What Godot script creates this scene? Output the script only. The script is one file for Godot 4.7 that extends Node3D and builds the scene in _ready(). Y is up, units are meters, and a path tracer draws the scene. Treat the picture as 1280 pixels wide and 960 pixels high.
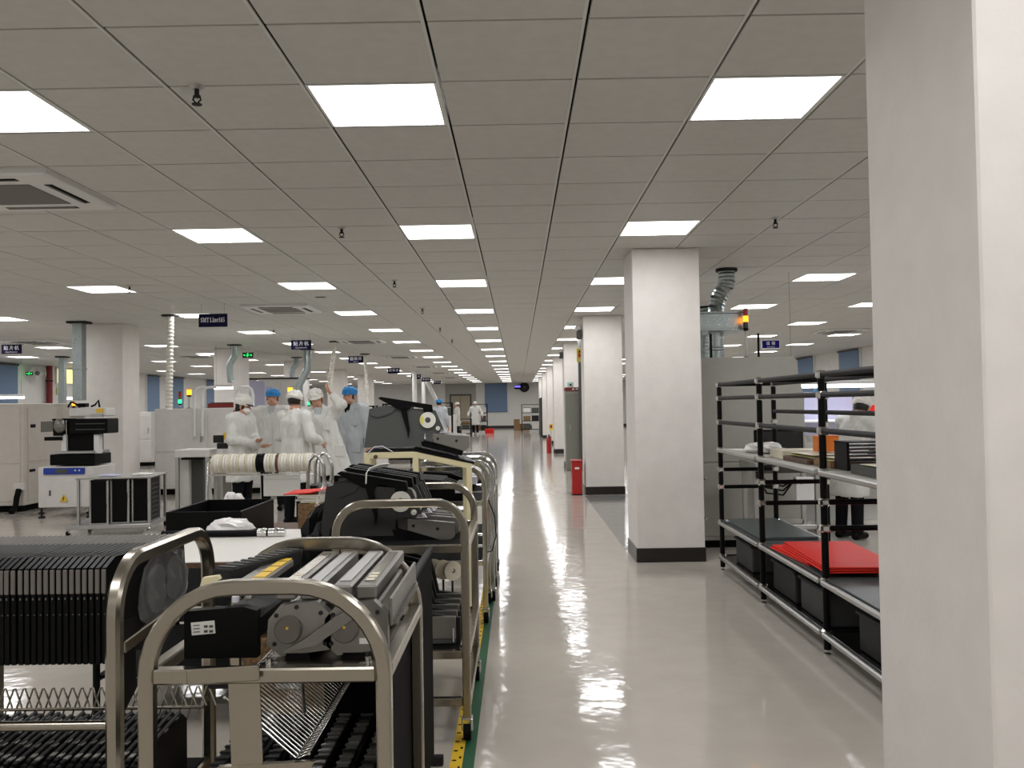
extends Node3D
# An electronics assembly hall seen down its main aisle. Metres, y up; the camera stands at x = 0, z = 0 and looks along -z.
# "d" below is the distance in front of the camera (world z = -d).

const EYE := 1.455
const TOP := 2.881
const FOCAL := 1085.9
const PITCH := 0.02448
const YAW := 0.00642
const ROLL := 0.01582
const GX := -0.328      # ceiling grid origin
const GD := 3.184
const TILE := 0.6

class Geo:
	var v := PackedVector3Array()
	var n := PackedVector3Array()
	var xf := Transform3D()
	func tri(a: Vector3, b: Vector3, c: Vector3) -> void:
		var k := (b - a).cross(c - a).normalized()
		tri3(a, b, c, k, k, k)
	func tri3(a: Vector3, b: Vector3, c: Vector3, na: Vector3, nb: Vector3, nc: Vector3) -> void:
		v.append(xf * a); v.append(xf * c); v.append(xf * b)
		n.append((xf.basis * na).normalized()); n.append((xf.basis * nc).normalized()); n.append((xf.basis * nb).normalized())
	func quad(a: Vector3, b: Vector3, c: Vector3, d: Vector3) -> void:
		tri(a, b, c); tri(a, c, d)
	func quad4(a: Vector3, b: Vector3, c: Vector3, d: Vector3, na: Vector3, nb: Vector3, nc: Vector3, nd: Vector3) -> void:
		tri3(a, b, c, na, nb, nc); tri3(a, c, d, na, nc, nd)
	func box(c: Vector3, s: Vector3, b := Basis()) -> Geo:
		var h := s * 0.5
		for ax in 3:
			for sg in [-1.0, 1.0]:
				var w := Vector3.ZERO; w[ax] = sg
				var u := Vector3.ZERO; u[(ax + 1) % 3] = 1.0
				var t := Vector3.ZERO; t[(ax + 2) % 3] = 1.0
				if sg < 0: var q := u; u = t; t = q
				quad(c + b * ((w - u - t) * h), c + b * ((w + u - t) * h), c + b * ((w + u + t) * h), c + b * ((w - u + t) * h))
		return self
	# a box with chamfered edges
	func cbox(c: Vector3, s: Vector3, e := 0.004, b := Basis()) -> Geo:
		var h := s * 0.5
		e = minf(e, minf(h.x, minf(h.y, h.z)) * 0.6)
		var i := h - Vector3(e, e, e)
		for ax in 3:
			var a1 := (ax + 1) % 3
			var a2 := (ax + 2) % 3
			for sg in [-1.0, 1.0]:
				var p := []
				for k in [[-1, -1], [1, -1], [1, 1], [-1, 1]]:
					var q := Vector3.ZERO
					q[ax] = sg * h[ax]; q[a1] = k[0] * i[a1]; q[a2] = k[1] * i[a2]
					p.append(c + b * q)
				facing(c, p)
			for s1 in [-1.0, 1.0]:
				for s2 in [-1.0, 1.0]:
					var q := []
					for k in [[0, -1], [0, 1], [1, 1], [1, -1]]:
						var w := Vector3.ZERO
						w[ax] = k[1] * i[ax]
						w[a1] = s1 * (h[a1] if k[0] == 0 else i[a1])
						w[a2] = s2 * (i[a2] if k[0] == 0 else h[a2])
						q.append(c + b * w)
					facing(c, q)
		for sx in [-1.0, 1.0]:
			for sy in [-1.0, 1.0]:
				for sz in [-1.0, 1.0]:
					var o := Vector3(sx, sy, sz)
					facing(c, [c + b * (o * Vector3(h.x, i.y, i.z)), c + b * (o * Vector3(i.x, h.y, i.z)), c + b * (o * Vector3(i.x, i.y, h.z))])
		return self
	# a convex face turned away from c
	func facing(c: Vector3, p: Array) -> void:
		var out: bool = (p[1] - p[0]).cross(p[2] - p[0]).dot(p[0] + p[1] + p[2] - c * 3.0) > 0
		for j in range(1, p.size() - 1):
			if out: tri(p[0], p[j], p[j + 1])
			else: tri(p[0], p[j + 1], p[j])
	func between(a: Vector3, b: Vector3, e := 0.004) -> Geo:
		return cbox((a + b) * 0.5, (b - a).abs(), e)
	# sweeps a closed profile (counter-clockwise) along a path
	func sweep(pts: Array, prof: PackedVector2Array, smooth := false, hint := Vector3.UP, closed := false) -> Geo:
		var m := pts.size()
		var k := prof.size()
		var rings := []
		var sides: Vector3 = Vector3.ZERO
		for j in m:
			var t: Vector3
			if closed: t = (pts[(j + 1) % m] - pts[(j + m - 1) % m])
			else: t = (pts[mini(j + 1, m - 1)] - pts[maxi(j - 1, 0)])
			t = t.normalized()
			if j == 0:
				sides = hint.cross(t)
				if sides.length() < 0.05: sides = Vector3.RIGHT.cross(t)
				if sides.length() < 0.05: sides = Vector3.BACK.cross(t)
			sides = (sides - t * sides.dot(t)).normalized()
			rings.append([pts[j], sides, t.cross(sides)])
		for j in (m if closed else m - 1):
			var r0 = rings[j]
			var r1 = rings[(j + 1) % m]
			for i in k:
				var p := prof[i]
				var q := prof[(i + 1) % k]
				var np := p.normalized()
				var nq := q.normalized()
				if not smooth:
					np = Vector2(q.y - p.y, p.x - q.x).normalized(); nq = np
				quad4(on(r0, p, 1.0), on(r0, q, 1.0), on(r1, q, 1.0), on(r1, p, 1.0), on(r0, np, 0.0), on(r0, nq, 0.0), on(r1, nq, 0.0), on(r1, np, 0.0))
		if not closed:
			for e in [0, m - 1]:
				var r = rings[e]
				for i in range(1, k - 1):
					var a: Vector3 = r[0] + r[1] * prof[0].x + r[2] * prof[0].y
					var b: Vector3 = r[0] + r[1] * prof[i].x + r[2] * prof[i].y
					var c: Vector3 = r[0] + r[1] * prof[i + 1].x + r[2] * prof[i + 1].y
					if e == 0: tri(a, c, b)
					else: tri(a, b, c)
		return self
	func on(r: Array, w: Vector2, whole: float) -> Vector3:
		return r[0] * whole + r[1] * w.x + r[2] * w.y
	static func round_profile(r: float, k := 10) -> PackedVector2Array:
		var p := PackedVector2Array()
		for i in k: p.append(Vector2.from_angle(TAU * i / k) * r)
		return p
	static func square_profile(w: float, h: float, e: float) -> PackedVector2Array:
		var x := w * 0.5
		var y := h * 0.5
		return PackedVector2Array([Vector2(x, -y + e), Vector2(x, y - e), Vector2(x - e, y), Vector2(-x + e, y), Vector2(-x, y - e), Vector2(-x, -y + e), Vector2(-x + e, -y), Vector2(x - e, -y)])
	func tube(pts: Array, r: float, k := 10, closed := false) -> Geo:
		return sweep(pts, round_profile(r, k), true, Vector3.UP, closed)
	func rod(a: Vector3, b: Vector3, r: float, k := 10) -> Geo:
		return tube([a, b], r, k)
	func bar(a: Vector3, b: Vector3, w: float, h: float, e := 0.003) -> Geo:
		return sweep([a, b], square_profile(w, h, e))
	# turns (radius, height) steps about an axis through c
	func lathe(prof: Array, c: Vector3, axis := Vector3.UP, k := 20) -> Geo:
		var u := axis.cross(Vector3.RIGHT if absf(axis.x) < 0.8 else Vector3.UP).normalized()
		var w := axis.cross(u)
		for i in prof.size() - 1:
			var p: Vector2 = prof[i]
			var q: Vector2 = prof[i + 1]
			var nn := Vector2(q.y - p.y, p.x - q.x).normalized()
			for j in k:
				var a0 := u * cos(TAU * j / k) + w * sin(TAU * j / k)
				var a1 := u * cos(TAU * (j + 1) / k) + w * sin(TAU * (j + 1) / k)
				var n0 := a0 * nn.x + axis * nn.y
				var n1 := a1 * nn.x + axis * nn.y
				var p0 := c + a0 * p.x + axis * p.y
				var p1 := c + a1 * p.x + axis * p.y
				var q0 := c + a0 * q.x + axis * q.y
				var q1 := c + a1 * q.x + axis * q.y
				if p.x < 1e-5: tri3(p0, q1, q0, n0, n1, n0)
				elif q.x < 1e-5: tri3(p0, p1, q0, n0, n1, n0)
				else: quad4(p0, p1, q1, q0, n0, n1, n1, n0)
		return self
	# polygon in x, y drawn out from z0 to z1
	func prism(poly: PackedVector2Array, z0: float, z1: float) -> Geo:
		var p := poly
		if not Geometry2D.is_polygon_clockwise(p): pass
		else: p.reverse()
		var a := minf(z0, z1)
		var b := maxf(z0, z1)
		var t := Geometry2D.triangulate_polygon(p)
		for i in range(0, t.size(), 3):
			var q := [p[t[i]], p[t[i + 1]], p[t[i + 2]]]
			if (q[1] - q[0]).cross(q[2] - q[0]) < 0: q = [q[0], q[2], q[1]]
			tri(Vector3(q[0].x, q[0].y, b), Vector3(q[1].x, q[1].y, b), Vector3(q[2].x, q[2].y, b))
			tri(Vector3(q[0].x, q[0].y, a), Vector3(q[2].x, q[2].y, a), Vector3(q[1].x, q[1].y, a))
		for i in p.size():
			var c := p[i]
			var e := p[(i + 1) % p.size()]
			quad(Vector3(c.x, c.y, a), Vector3(e.x, e.y, a), Vector3(e.x, e.y, b), Vector3(c.x, c.y, b))
		return self
	# an ellipsoid; bump > 0 crumples it into flat facets
	func ball(c: Vector3, r: Vector3, k := 14, bump := 0.0, seed_ := 1, y0 := -PI / 2, y1 := PI / 2) -> Geo:
		var rows := k / 2
		var f := FastNoiseLite.new()
		f.seed = seed_
		f.frequency = 1.1
		for i in rows:
			for j in k:
				var w := []
				var nn := []
				for e in [[i, j], [i + 1, j], [i + 1, j + 1], [i, j + 1]]:
					var la: float = lerpf(y0, y1, float(e[0]) / rows)
					var lo: float = TAU * (e[1] % k) / k
					var q := Vector3(cos(la) * cos(lo), sin(la), cos(la) * sin(lo))
					nn.append((q / r).normalized())
					if bump > 0: q *= 1.0 + bump * f.get_noise_3dv(q * 1.7)
					w.append(c + q * r)
				if bump > 0: quad(w[0], w[1], w[2], w[3])
				else: quad4(w[0], w[1], w[2], w[3], nn[0], nn[1], nn[2], nn[3])
		return self
	func add(o: Geo, t: Transform3D) -> Geo:
		for i in o.v.size():
			v.append(xf * (t * o.v[i])); n.append((xf.basis * (t.basis * o.n[i])).normalized())
		return self
	func mesh(m: Material) -> ArrayMesh:
		var a := []
		a.resize(Mesh.ARRAY_MAX)
		a[Mesh.ARRAY_VERTEX] = v
		a[Mesh.ARRAY_NORMAL] = n
		var r := ArrayMesh.new()
		r.add_surface_from_arrays(Mesh.PRIMITIVE_TRIANGLES, a)
		r.surface_set_material(0, m)
		return r

var M := {}
var counts := {}
var board_size := Vector3.ONE
var rng := RandomNumberGenerator.new()

# ---------------------------------------------------------------- helpers
func numbered(called: String) -> String:
	var k: int = counts.get(called, 0)
	counts[called] = k + 1
	return called if k == 0 else "%s_%03d" % [called, k]

func thing(called: String, label: String, category: String, at := Vector3.ZERO, group := "") -> Node3D:
	var o := Node3D.new()
	o.name = numbered(called)
	add_child(o, true)
	o.position = at
	o.set_meta("label", label); o.set_meta("category", category)
	if group: o.set_meta("group", group)
	return o

func structure(called: String, label := "") -> Node3D:
	var o := Node3D.new()
	o.name = called
	add_child(o, true)
	o.set_meta("kind", "structure")
	if label: o.set_meta("label", label)
	return o

func part(parent: Node3D, called: String, g: Geo, m: Material, label := "") -> MeshInstance3D:
	var o := MeshInstance3D.new()
	o.name = called
	o.mesh = g.mesh(m)
	o.cast_shadow = GeometryInstance3D.SHADOW_CASTING_SETTING_ON
	parent.add_child(o, true)
	if label: o.set_meta("label", label)
	return o

func share(parent: Node3D, called: String, mesh: Mesh, at: Vector3, b := Basis()) -> MeshInstance3D:
	var o := MeshInstance3D.new()
	o.name = called
	o.mesh = mesh
	parent.add_child(o, true)
	o.transform = Transform3D(b, at)
	return o

func copy(o: Node3D, at: Vector3, turn := 0.0, label := "", group := "") -> Node3D:
	var c: Node3D = o.duplicate()
	c.name = numbered(String(o.get_meta("base_name", o.name)))
	add_child(c, true)
	c.position = at
	c.rotation.y = turn
	if label: c.set_meta("label", label)
	if group: c.set_meta("group", group)
	return c

func G(base := Vector3.ZERO) -> Geo:
	var g := Geo.new()
	g.xf.origin = -base
	return g

# photo pixel (1280 x 960) at a distance d -> world point
func at(px: float, py: float, d: float) -> Vector3:
	var u := (px - 640.0) / FOCAL
	var w := (py - 480.0) / FOCAL
	var x := cos(ROLL) * u - sin(ROLL) * w
	var y := -(sin(ROLL) * u + cos(ROLL) * w)
	var yy := cos(PITCH) * y + sin(PITCH)
	var z := -sin(PITCH) * y + cos(PITCH)
	var xx := cos(YAW) * x - sin(YAW) * z
	var zz := sin(YAW) * x + cos(YAW) * z
	return Vector3(xx, yy, -zz) * (d / zz) + Vector3(0, EYE, 0)

func P(x: float, y: float, d: float) -> Vector3:
	return Vector3(x, y, -d)

func paint(col: Color, rough := 0.5, metal := 0.0) -> StandardMaterial3D:
	var m := StandardMaterial3D.new()
	m.albedo_color = col
	m.roughness = rough
	m.metallic = metal
	return m

func noise(seed_: int, freq: float, size := 512, normal := false, bump := 4.0, octaves := 4, lo := 0.0, hi := 1.0) -> NoiseTexture2D:
	var f := FastNoiseLite.new()
	f.seed = seed_
	f.noise_type = FastNoiseLite.TYPE_SIMPLEX_SMOOTH
	f.frequency = freq
	f.fractal_octaves = octaves
	var t := NoiseTexture2D.new()
	t.width = size; t.height = size
	t.seamless = true
	t.noise = f
	t.as_normal_map = normal
	t.bump_strength = bump
	if not normal:
		var r := Gradient.new()
		r.set_color(0, Color(lo, lo, lo)); r.set_color(1, Color(hi, hi, hi))
		t.color_ramp = r
	return t

# gives a material world-aligned grain: colour mottling, roughness and relief
func grain(m: StandardMaterial3D, scale: float, colour: Texture2D, rough: Texture2D, relief: Texture2D, relief_scale := 0.3) -> StandardMaterial3D:
	m.uv1_triplanar = true
	m.uv1_world_triplanar = true
	m.uv1_scale = Vector3.ONE * scale
	if colour: m.albedo_texture = colour
	if rough: m.roughness_texture = rough
	if relief:
		m.normal_enabled = true
		m.normal_texture = relief
		m.normal_scale = relief_scale
	return m

func glow(col: Color, energy: float) -> StandardMaterial3D:
	var m := paint(col, 0.6)
	m.emission_enabled = true
	m.emission = col
	m.emission_energy_multiplier = energy
	return m

func materials() -> void:
	var soft := noise(3, 0.012, 512, false, 1.0, 3, 0.965, 1.0)
	var wave := noise(5, 0.02, 512, true, 3.0, 3)
	var fine := noise(7, 0.2, 256, true, 2.0, 3)
	var scuff := noise(9, 0.03, 512, false, 1.0, 5, 0.55, 1.0)
	M.floor = grain(paint(Color(0.72, 0.695, 0.655), 0.12), 0.45, soft, scuff, wave, 0.1)
	M.floor_grey = grain(paint(Color(0.52, 0.515, 0.50), 0.14), 0.45, soft, scuff, wave, 0.1)
	M.joint = paint(Color(0.25, 0.24, 0.22), 0.8)
	M.tile = grain(paint(Color(0.80, 0.795, 0.775), 0.55), 1.3, soft, null, fine, 0.12)
	M.runner = paint(Color(0.84, 0.84, 0.82), 0.5)
	M.void = paint(Color(0.10, 0.10, 0.10), 0.9)
	M.wall = grain(paint(Color(0.86, 0.855, 0.84), 0.6), 0.7, soft, null, fine, 0.05)
	M.column = grain(paint(Color(0.88, 0.862, 0.84), 0.55), 0.7, soft, null, fine, 0.05)
	M.skirt = paint(Color(0.115, 0.085, 0.075), 0.35)
	M.white_metal = paint(Color(0.86, 0.86, 0.85), 0.4)
	M.diffuser = glow(Color(1.0, 0.99, 0.97), 3.0)
	M.steel = paint(Color(0.64, 0.615, 0.565), 0.24, 1.0)
	M.chrome = paint(Color(0.82, 0.82, 0.81), 0.14, 1.0)
	M.zinc = grain(paint(Color(0.66, 0.70, 0.70), 0.42, 1.0), 2.0, soft, scuff, null)
	M.alu = paint(Color(0.70, 0.70, 0.69), 0.4, 0.9)
	M.black = paint(Color(0.045, 0.045, 0.045), 0.42)
	M.black_gloss = paint(Color(0.03, 0.03, 0.032), 0.22)
	M.black_matte = paint(Color(0.05, 0.05, 0.05), 0.75)
	M.rubber = paint(Color(0.06, 0.06, 0.06), 0.7)
	M.dark_grey = paint(Color(0.17, 0.17, 0.17), 0.5)
	M.plate_dark = paint(Color(0.25, 0.25, 0.245), 0.5)
	M.slate = paint(Color(0.33, 0.335, 0.325), 0.5)
	M.feeder_grey = paint(Color(0.40, 0.40, 0.385), 0.45)
	M.feeder_metal = paint(Color(0.50, 0.49, 0.47), 0.33, 0.65)
	M.feeder_face = paint(Color(0.42, 0.40, 0.38), 0.5, 0.3)
	M.cream = paint(Color(0.83, 0.79, 0.63), 0.45)
	M.machine = grain(paint(Color(0.84, 0.83, 0.81), 0.45), 0.8, soft, null, fine, 0.06)
	M.machine_grey = grain(paint(Color(0.64, 0.635, 0.605), 0.45), 0.8, soft, null, fine, 0.06)
	M.machine_warm = grain(paint(Color(0.80, 0.775, 0.74), 0.5), 0.8, soft, null, fine, 0.06)
	M.seam = paint(Color(0.28, 0.28, 0.27), 0.7)
	M.blind = paint(Color(0.42, 0.51, 0.62), 0.7)
	M.navy = paint(Color(0.075, 0.075, 0.20), 0.4)
	M.navy_bright = paint(Color(0.06, 0.06, 0.40), 0.5)
	M.letter = paint(Color(0.86, 0.86, 0.88), 0.5)
	M.red = paint(Color(0.66, 0.11, 0.10), 0.4)
	M.red_sheet = paint(Color(0.85, 0.20, 0.16), 0.5)
	M.red_dark = paint(Color(0.45, 0.10, 0.08), 0.5)
	M.green_line = paint(Color(0.05, 0.32, 0.19), 0.5)
	M.yellow = paint(Color(0.88, 0.72, 0.14), 0.5)
	M.yellow_pale = paint(Color(0.86, 0.82, 0.40), 0.5)
	M.orange = paint(Color(0.85, 0.45, 0.10), 0.5)
	M.card = grain(paint(Color(0.66, 0.52, 0.36), 0.8), 3.0, scuff, null, fine, 0.3)
	M.wood = grain(paint(Color(0.45, 0.33, 0.24), 0.6), 3.0, scuff, null, null)
	M.tabletop = paint(Color(0.82, 0.81, 0.78), 0.4)
	M.paper = paint(Color(0.87, 0.87, 0.85), 0.7)
	M.reel_white = paint(Color(0.88, 0.87, 0.83), 0.45)
	M.reel_cream = paint(Color(0.83, 0.80, 0.71), 0.5)
	M.reel_brown = paint(Color(0.38, 0.22, 0.18), 0.5)
	M.mat = paint(Color(0.30, 0.325, 0.32), 0.32)
	M.cabinet = paint(Color(0.50, 0.505, 0.465), 0.45)
	M.door = paint(Color(0.62, 0.58, 0.50), 0.5)
	M.grille = paint(Color(0.42, 0.41, 0.39), 0.6)
	M.bag = paint(Color(0.86, 0.85, 0.84), 0.25)
	M.clear = paint(Color(0.9, 0.9, 0.9, 0.06), 0.15)
	M.clear.transparency = BaseMaterial3D.TRANSPARENCY_ALPHA
	M.glass = paint(Color(0.75, 0.82, 0.85, 0.35), 0.05)
	M.glass.transparency = BaseMaterial3D.TRANSPARENCY_ALPHA
	M.coat = grain(paint(Color(0.82, 0.82, 0.80), 0.75), 5.0, soft, null, wave, 0.25)
	M.coat_blue = grain(paint(Color(0.70, 0.72, 0.735), 0.75), 5.0, soft, null, wave, 0.25)
	M.cap_white = paint(Color(0.84, 0.83, 0.80), 0.75)
	M.cap_blue = paint(Color(0.16, 0.50, 0.74), 0.7)
	M.skin = paint(Color(0.74, 0.55, 0.45), 0.55)
	M.hair = paint(Color(0.045, 0.035, 0.03), 0.5)
	M.trousers = paint(Color(0.07, 0.07, 0.085), 0.75)
	M.shoe = paint(Color(0.80, 0.80, 0.78), 0.6)
	M.lip = paint(Color(0.60, 0.30, 0.27), 0.5)
	M.lamp_green = glow(Color(0.15, 0.95, 0.45), 2.5)
	M.lamp_amber = glow(Color(1.0, 0.55, 0.10), 3.0)
	M.lamp_red = paint(Color(0.55, 0.08, 0.07), 0.3)
	M.lamp_white = glow(Color(0.95, 0.95, 1.0), 6.0)
	M.led_white = glow(Color(1.0, 1.0, 1.0), 2.5)
	M.window_glow = glow(Color(1.0, 0.95, 0.62), 0.9)
	M.screen = glow(Color(0.45, 0.40, 0.95), 1.2)
	M.lilac = paint(Color(0.72, 0.72, 0.82), 0.5)
	for k in ["black", "black_matte", "dark_grey", "plate_dark", "slate", "navy", "navy_bright", "rubber", "trousers", "mat", "red_sheet"]: M[k].metallic_specular = 0.22
	M.navy.roughness = 0.7
	M.floor.metallic_specular = 0.42
	M.panel_blue = paint(Color(0.10, 0.22, 0.60), 0.3)

func _ready() -> void:
	rng.seed = 11
	# ---- camera
	var cam := Camera3D.new()
	cam.name = "camera"
	cam.position = Vector3(0, EYE, 0)
	cam.rotation = Vector3(PITCH, YAW, -ROLL)
	cam.fov = rad_to_deg(2.0 * atan(480.0 / FOCAL))
	cam.near = 0.05; cam.far = 200.0
	add_child(cam)
	cam.current = true
	# ---- surroundings: a closed hall, lit by its own ceiling panels
	var env := Environment.new()
	env.background_mode = Environment.BG_COLOR
	env.background_color = Color(0.02, 0.02, 0.02)
	env.tonemap_mode = Environment.TONE_MAPPER_LINEAR
	env.tonemap_exposure = 1.34
	env.sdfgi_enabled = true
	env.ssao_enabled = true
	env.ssil_enabled = true
	var we := WorldEnvironment.new()
	we.name = "surroundings"
	we.environment = env
	add_child(we)
	materials()
	shell()
	ceiling_lights()
	columns()
	ceiling_fittings()
	signs()
	right_bay()
	rack()
	aisle_items()
	left_machines()
	left_background()
	reel_area()
	table_area()
	cart_a()
	cart_b()
	cart_c()
	cart_cream()
	carts_behind()
	people()
	far_end()

const PANEL_COLS := [-21, -17, -13, -8, -4, -1, 2, 6, 9, 12]
const PANEL_ENERGY := 1.0
const WALL_L := -14.4
const WALL_R := 9.4
const WALL_F := 55.8
const WALL_B := -3.2

func gx(i: float) -> float: return GX + TILE * i
func gd(j: float) -> float: return GD + TILE * j

func is_panel(i: int, j: int) -> bool:
	return PANEL_COLS.has(i) and posmod(j - 1, 5) == 0 and gd(j) < 53.0  # the farthest row of panels is added, to brighten the far wall and ceiling

# ---------------------------------------------------------------- the hall
func shell() -> void:
	var fl := structure("floor")
	part(fl, "floor_base", G().box(P((WALL_L + WALL_R) / 2, -0.16, (WALL_F + WALL_B) / 2), Vector3(WALL_R - WALL_L + 0.6, 0.3, WALL_F - WALL_B + 0.6)), M.joint)
	var cuts := [WALL_B, 10.18, 24.3, WALL_F]
	for k in 3:
		part(fl, "floor_slab", G().box(P((WALL_L + WALL_R) / 2, -0.005, (cuts[k] + cuts[k + 1]) / 2), Vector3(WALL_R - WALL_L, 0.01, cuts[k + 1] - cuts[k] - 0.008)), M.floor)
	# grey sheet floor between the columns
	for k in 3:
		part(fl, "floor_sheet", G().box(P(1.47, 0.001, 9.55 + k * 1.72), Vector3(0.86, 0.004, 1.712)), M.floor_grey, "grey floor sheet between two columns")
	part(fl, "floor_marking", G().box(P(-0.275, 0.0008, 5.2), Vector3(0.05, 0.0016, 6.4)), M.yellow, "yellow floor tape with black marks")
	var ticks := G()
	for k in 60:
		var d := 2.1 + k * 0.1
		ticks.box(P(-0.285, 0.0018, d), Vector3(0.018, 0.001, 0.012))
		ticks.box(P(-0.262, 0.0018, d + 0.03), Vector3(0.010, 0.001, 0.02))
	var tk := part(fl, "tape_print", ticks, M.black_matte)
	tk.set_meta("kind", "stuff")
	part(fl, "floor_marking", G().box(P(-0.225, 0.0008, 4.35), Vector3(0.048, 0.0016, 4.7)), M.green_line, "green floor tape")

	var w := structure("wall_left")
	part(w, "wall_panel", G().box(P(WALL_L - 0.15, TOP / 2, (WALL_F + WALL_B) / 2), Vector3(0.3, TOP + 0.4, WALL_F - WALL_B)), M.wall)
	w = structure("wall_right")
	part(w, "wall_panel", G().box(P(WALL_R + 0.15, TOP / 2, (WALL_F + WALL_B) / 2), Vector3(0.3, TOP + 0.4, WALL_F - WALL_B)), M.wall)
	w = structure("wall_far")
	part(w, "wall_panel", G().box(P((WALL_L + WALL_R) / 2, TOP / 2, WALL_F + 0.15), Vector3(WALL_R - WALL_L + 0.6, TOP + 0.4, 0.3)), M.wall)
	w = structure("wall_back")
	part(w, "wall_panel", G().box(P((WALL_L + WALL_R) / 2, TOP / 2, WALL_B - 0.15), Vector3(WALL_R - WALL_L + 0.6, TOP + 0.4, 0.3)), M.wall)
	var bb := structure("baseboard_far")
	part(bb, "board", G().box(P((WALL_L + WALL_R) / 2, 0.08, WALL_F - 0.01), Vector3(WALL_R - WALL_L, 0.16, 0.02)), M.skirt)
	bb = structure("baseboard_left")
	part(bb, "board", G().box(P(WALL_L + 0.01, 0.08, (WALL_F + WALL_B) / 2), Vector3(0.02, 0.16, WALL_F - WALL_B)), M.skirt)
	bb = structure("baseboard_right")
	part(bb, "board", G().box(P(WALL_R - 0.01, 0.08, (WALL_F + WALL_B) / 2), Vector3(0.02, 0.16, WALL_F - WALL_B)), M.skirt)

	# ceiling: lay-in tiles over a dark void, with runner bars along the hall
	var ce := structure("ceiling")
	part(ce, "ceiling_slab", G().box(P((WALL_L + WALL_R) / 2, TOP + 0.17, (WALL_F + WALL_B) / 2), Vector3(WALL_R - WALL_L + 0.6, 0.24, WALL_F - WALL_B + 0.6)), M.void)
	var tg := Geo.new()
	var tx := 0.576
	var tz := 0.585
	tg.cbox(Vector3(0, 0.012, 0), Vector3(tx, 0.024, tz), 0.0015)
	var tile_mesh := tg.mesh(M.tile)
	var i0 := int(ceil((WALL_L - GX) / TILE)) - 1
	var i1 := int(floor((WALL_R - GX) / TILE)) + 1
	var j0 := int(ceil((WALL_B - GD) / TILE)) - 1
	var j1 := int(floor((WALL_F - GD) / TILE)) + 1
	var cells := []
	for i in range(i0, i1):
		for j in range(j0, j1):
			if is_panel(i, j): continue
			var x := gx(i + 0.5)
			var d := gd(j + 0.5)
			var seen := d > 3.0 and absf(x) < d * 0.66 + 0.4
			cells.append([d if seen else d + 1000.0 + absf(d) * 50, i, j])
	cells.sort_custom(func(a, b): return a[0] < b[0])
	var rest := Geo.new()
	for k in cells.size():
		var c := P(gx(cells[k][1] + 0.5) + 0.002, TOP, gd(cells[k][2] + 0.5))
		if k < 295:
			share(ce, "ceiling_tile", tile_mesh, c + Vector3(0, rng.randf_range(-0.0008, 0.0008), 0))
		else:
			var a := c + Vector3(-tx / 2, 0, -tz / 2)
			var b := c + Vector3(tx / 2, 0, tz / 2)
			var u := Vector3(0, 0.02, 0)
			rest.quad(a, Vector3(b.x, a.y, a.z), b, Vector3(a.x, a.y, b.z))
			rest.quad(Vector3(a.x, a.y, b.z), b, b + u, Vector3(a.x, a.y, b.z) + u)
			rest.quad(a, Vector3(a.x, a.y, b.z), Vector3(a.x, a.y, b.z) + u, a + u)
			rest.quad(Vector3(b.x, a.y, a.z), a, a + u, Vector3(b.x, a.y, a.z) + u)
			rest.quad(b, Vector3(b.x, a.y, a.z), Vector3(b.x, a.y, a.z) + u, b + u)
	part(ce, "ceiling_tiles_beyond", rest, M.tile).set_meta("kind", "stuff")
	var run := Geo.new()
	for i in range(i0, i1 + 1):
		run.box(P(gx(i) - 0.0035, TOP + 0.004, (WALL_F + WALL_B) / 2), Vector3(0.013, 0.008, WALL_F - WALL_B))
	part(ce, "grid_runners", run, M.runner).set_meta("kind", "stuff")

func ceiling_lights() -> void:
	var g := Geo.new()
	var s := 0.29
	var r := 0.278
	for k in 4:
		var a := Basis(Vector3.UP, k * PI / 2)
		g.quad(a * Vector3(-s, 0, s), a * Vector3(-r, 0, r), a * Vector3(r, 0, r), a * Vector3(s, 0, s))
		g.quad(a * Vector3(-s, 0.03, s), a * Vector3(-s, 0, s), a * Vector3(s, 0, s), a * Vector3(s, 0.03, s))
		g.quad(a * Vector3(-r, 0, r), a * Vector3(-r, 0.006, r), a * Vector3(r, 0.006, r), a * Vector3(r, 0, r))
	var frame := g.mesh(M.white_metal)
	var q := Geo.new()
	q.quad(Vector3(-r, 0.006, r), Vector3(-r, 0.006, -r), Vector3(r, 0.006, -r), Vector3(r, 0.006, r))
	q.quad(Vector3(-r, 0.03, -r), Vector3(-r, 0.03, r), Vector3(r, 0.03, r), Vector3(r, 0.03, -r))
	var diff := q.mesh(M.diffuser)
	for i in PANEL_COLS:
		for k in range(-2, 17):
			var j := 1 + 5 * k
			if not is_panel(i, j): continue
			var o := thing("ceiling_light", "square white LED panel light set flush into the tiled ceiling", "ceiling light", P(gx(i + 0.5), TOP, gd(j + 0.5)), "LED panels in rows across the ceiling")
			share(o, "frame", frame, Vector3.ZERO)
			share(o, "diffuser", diff, Vector3.ZERO)
			var l := AreaLight3D.new()
			l.name = "panel_light"
			l.area_size = Vector2(0.55, 0.55)
			l.light_color = Color(0.985, 0.985, 1.0)
			l.light_energy = PANEL_ENERGY
			l.area_normalize_energy = true
			l.area_range = 40.0
			l.area_attenuation = 2.0
			l.shadow_enabled = true
			o.add_child(l)
			l.position = Vector3(0, 0.003, 0)
			l.rotation.x = -PI / 2

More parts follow.
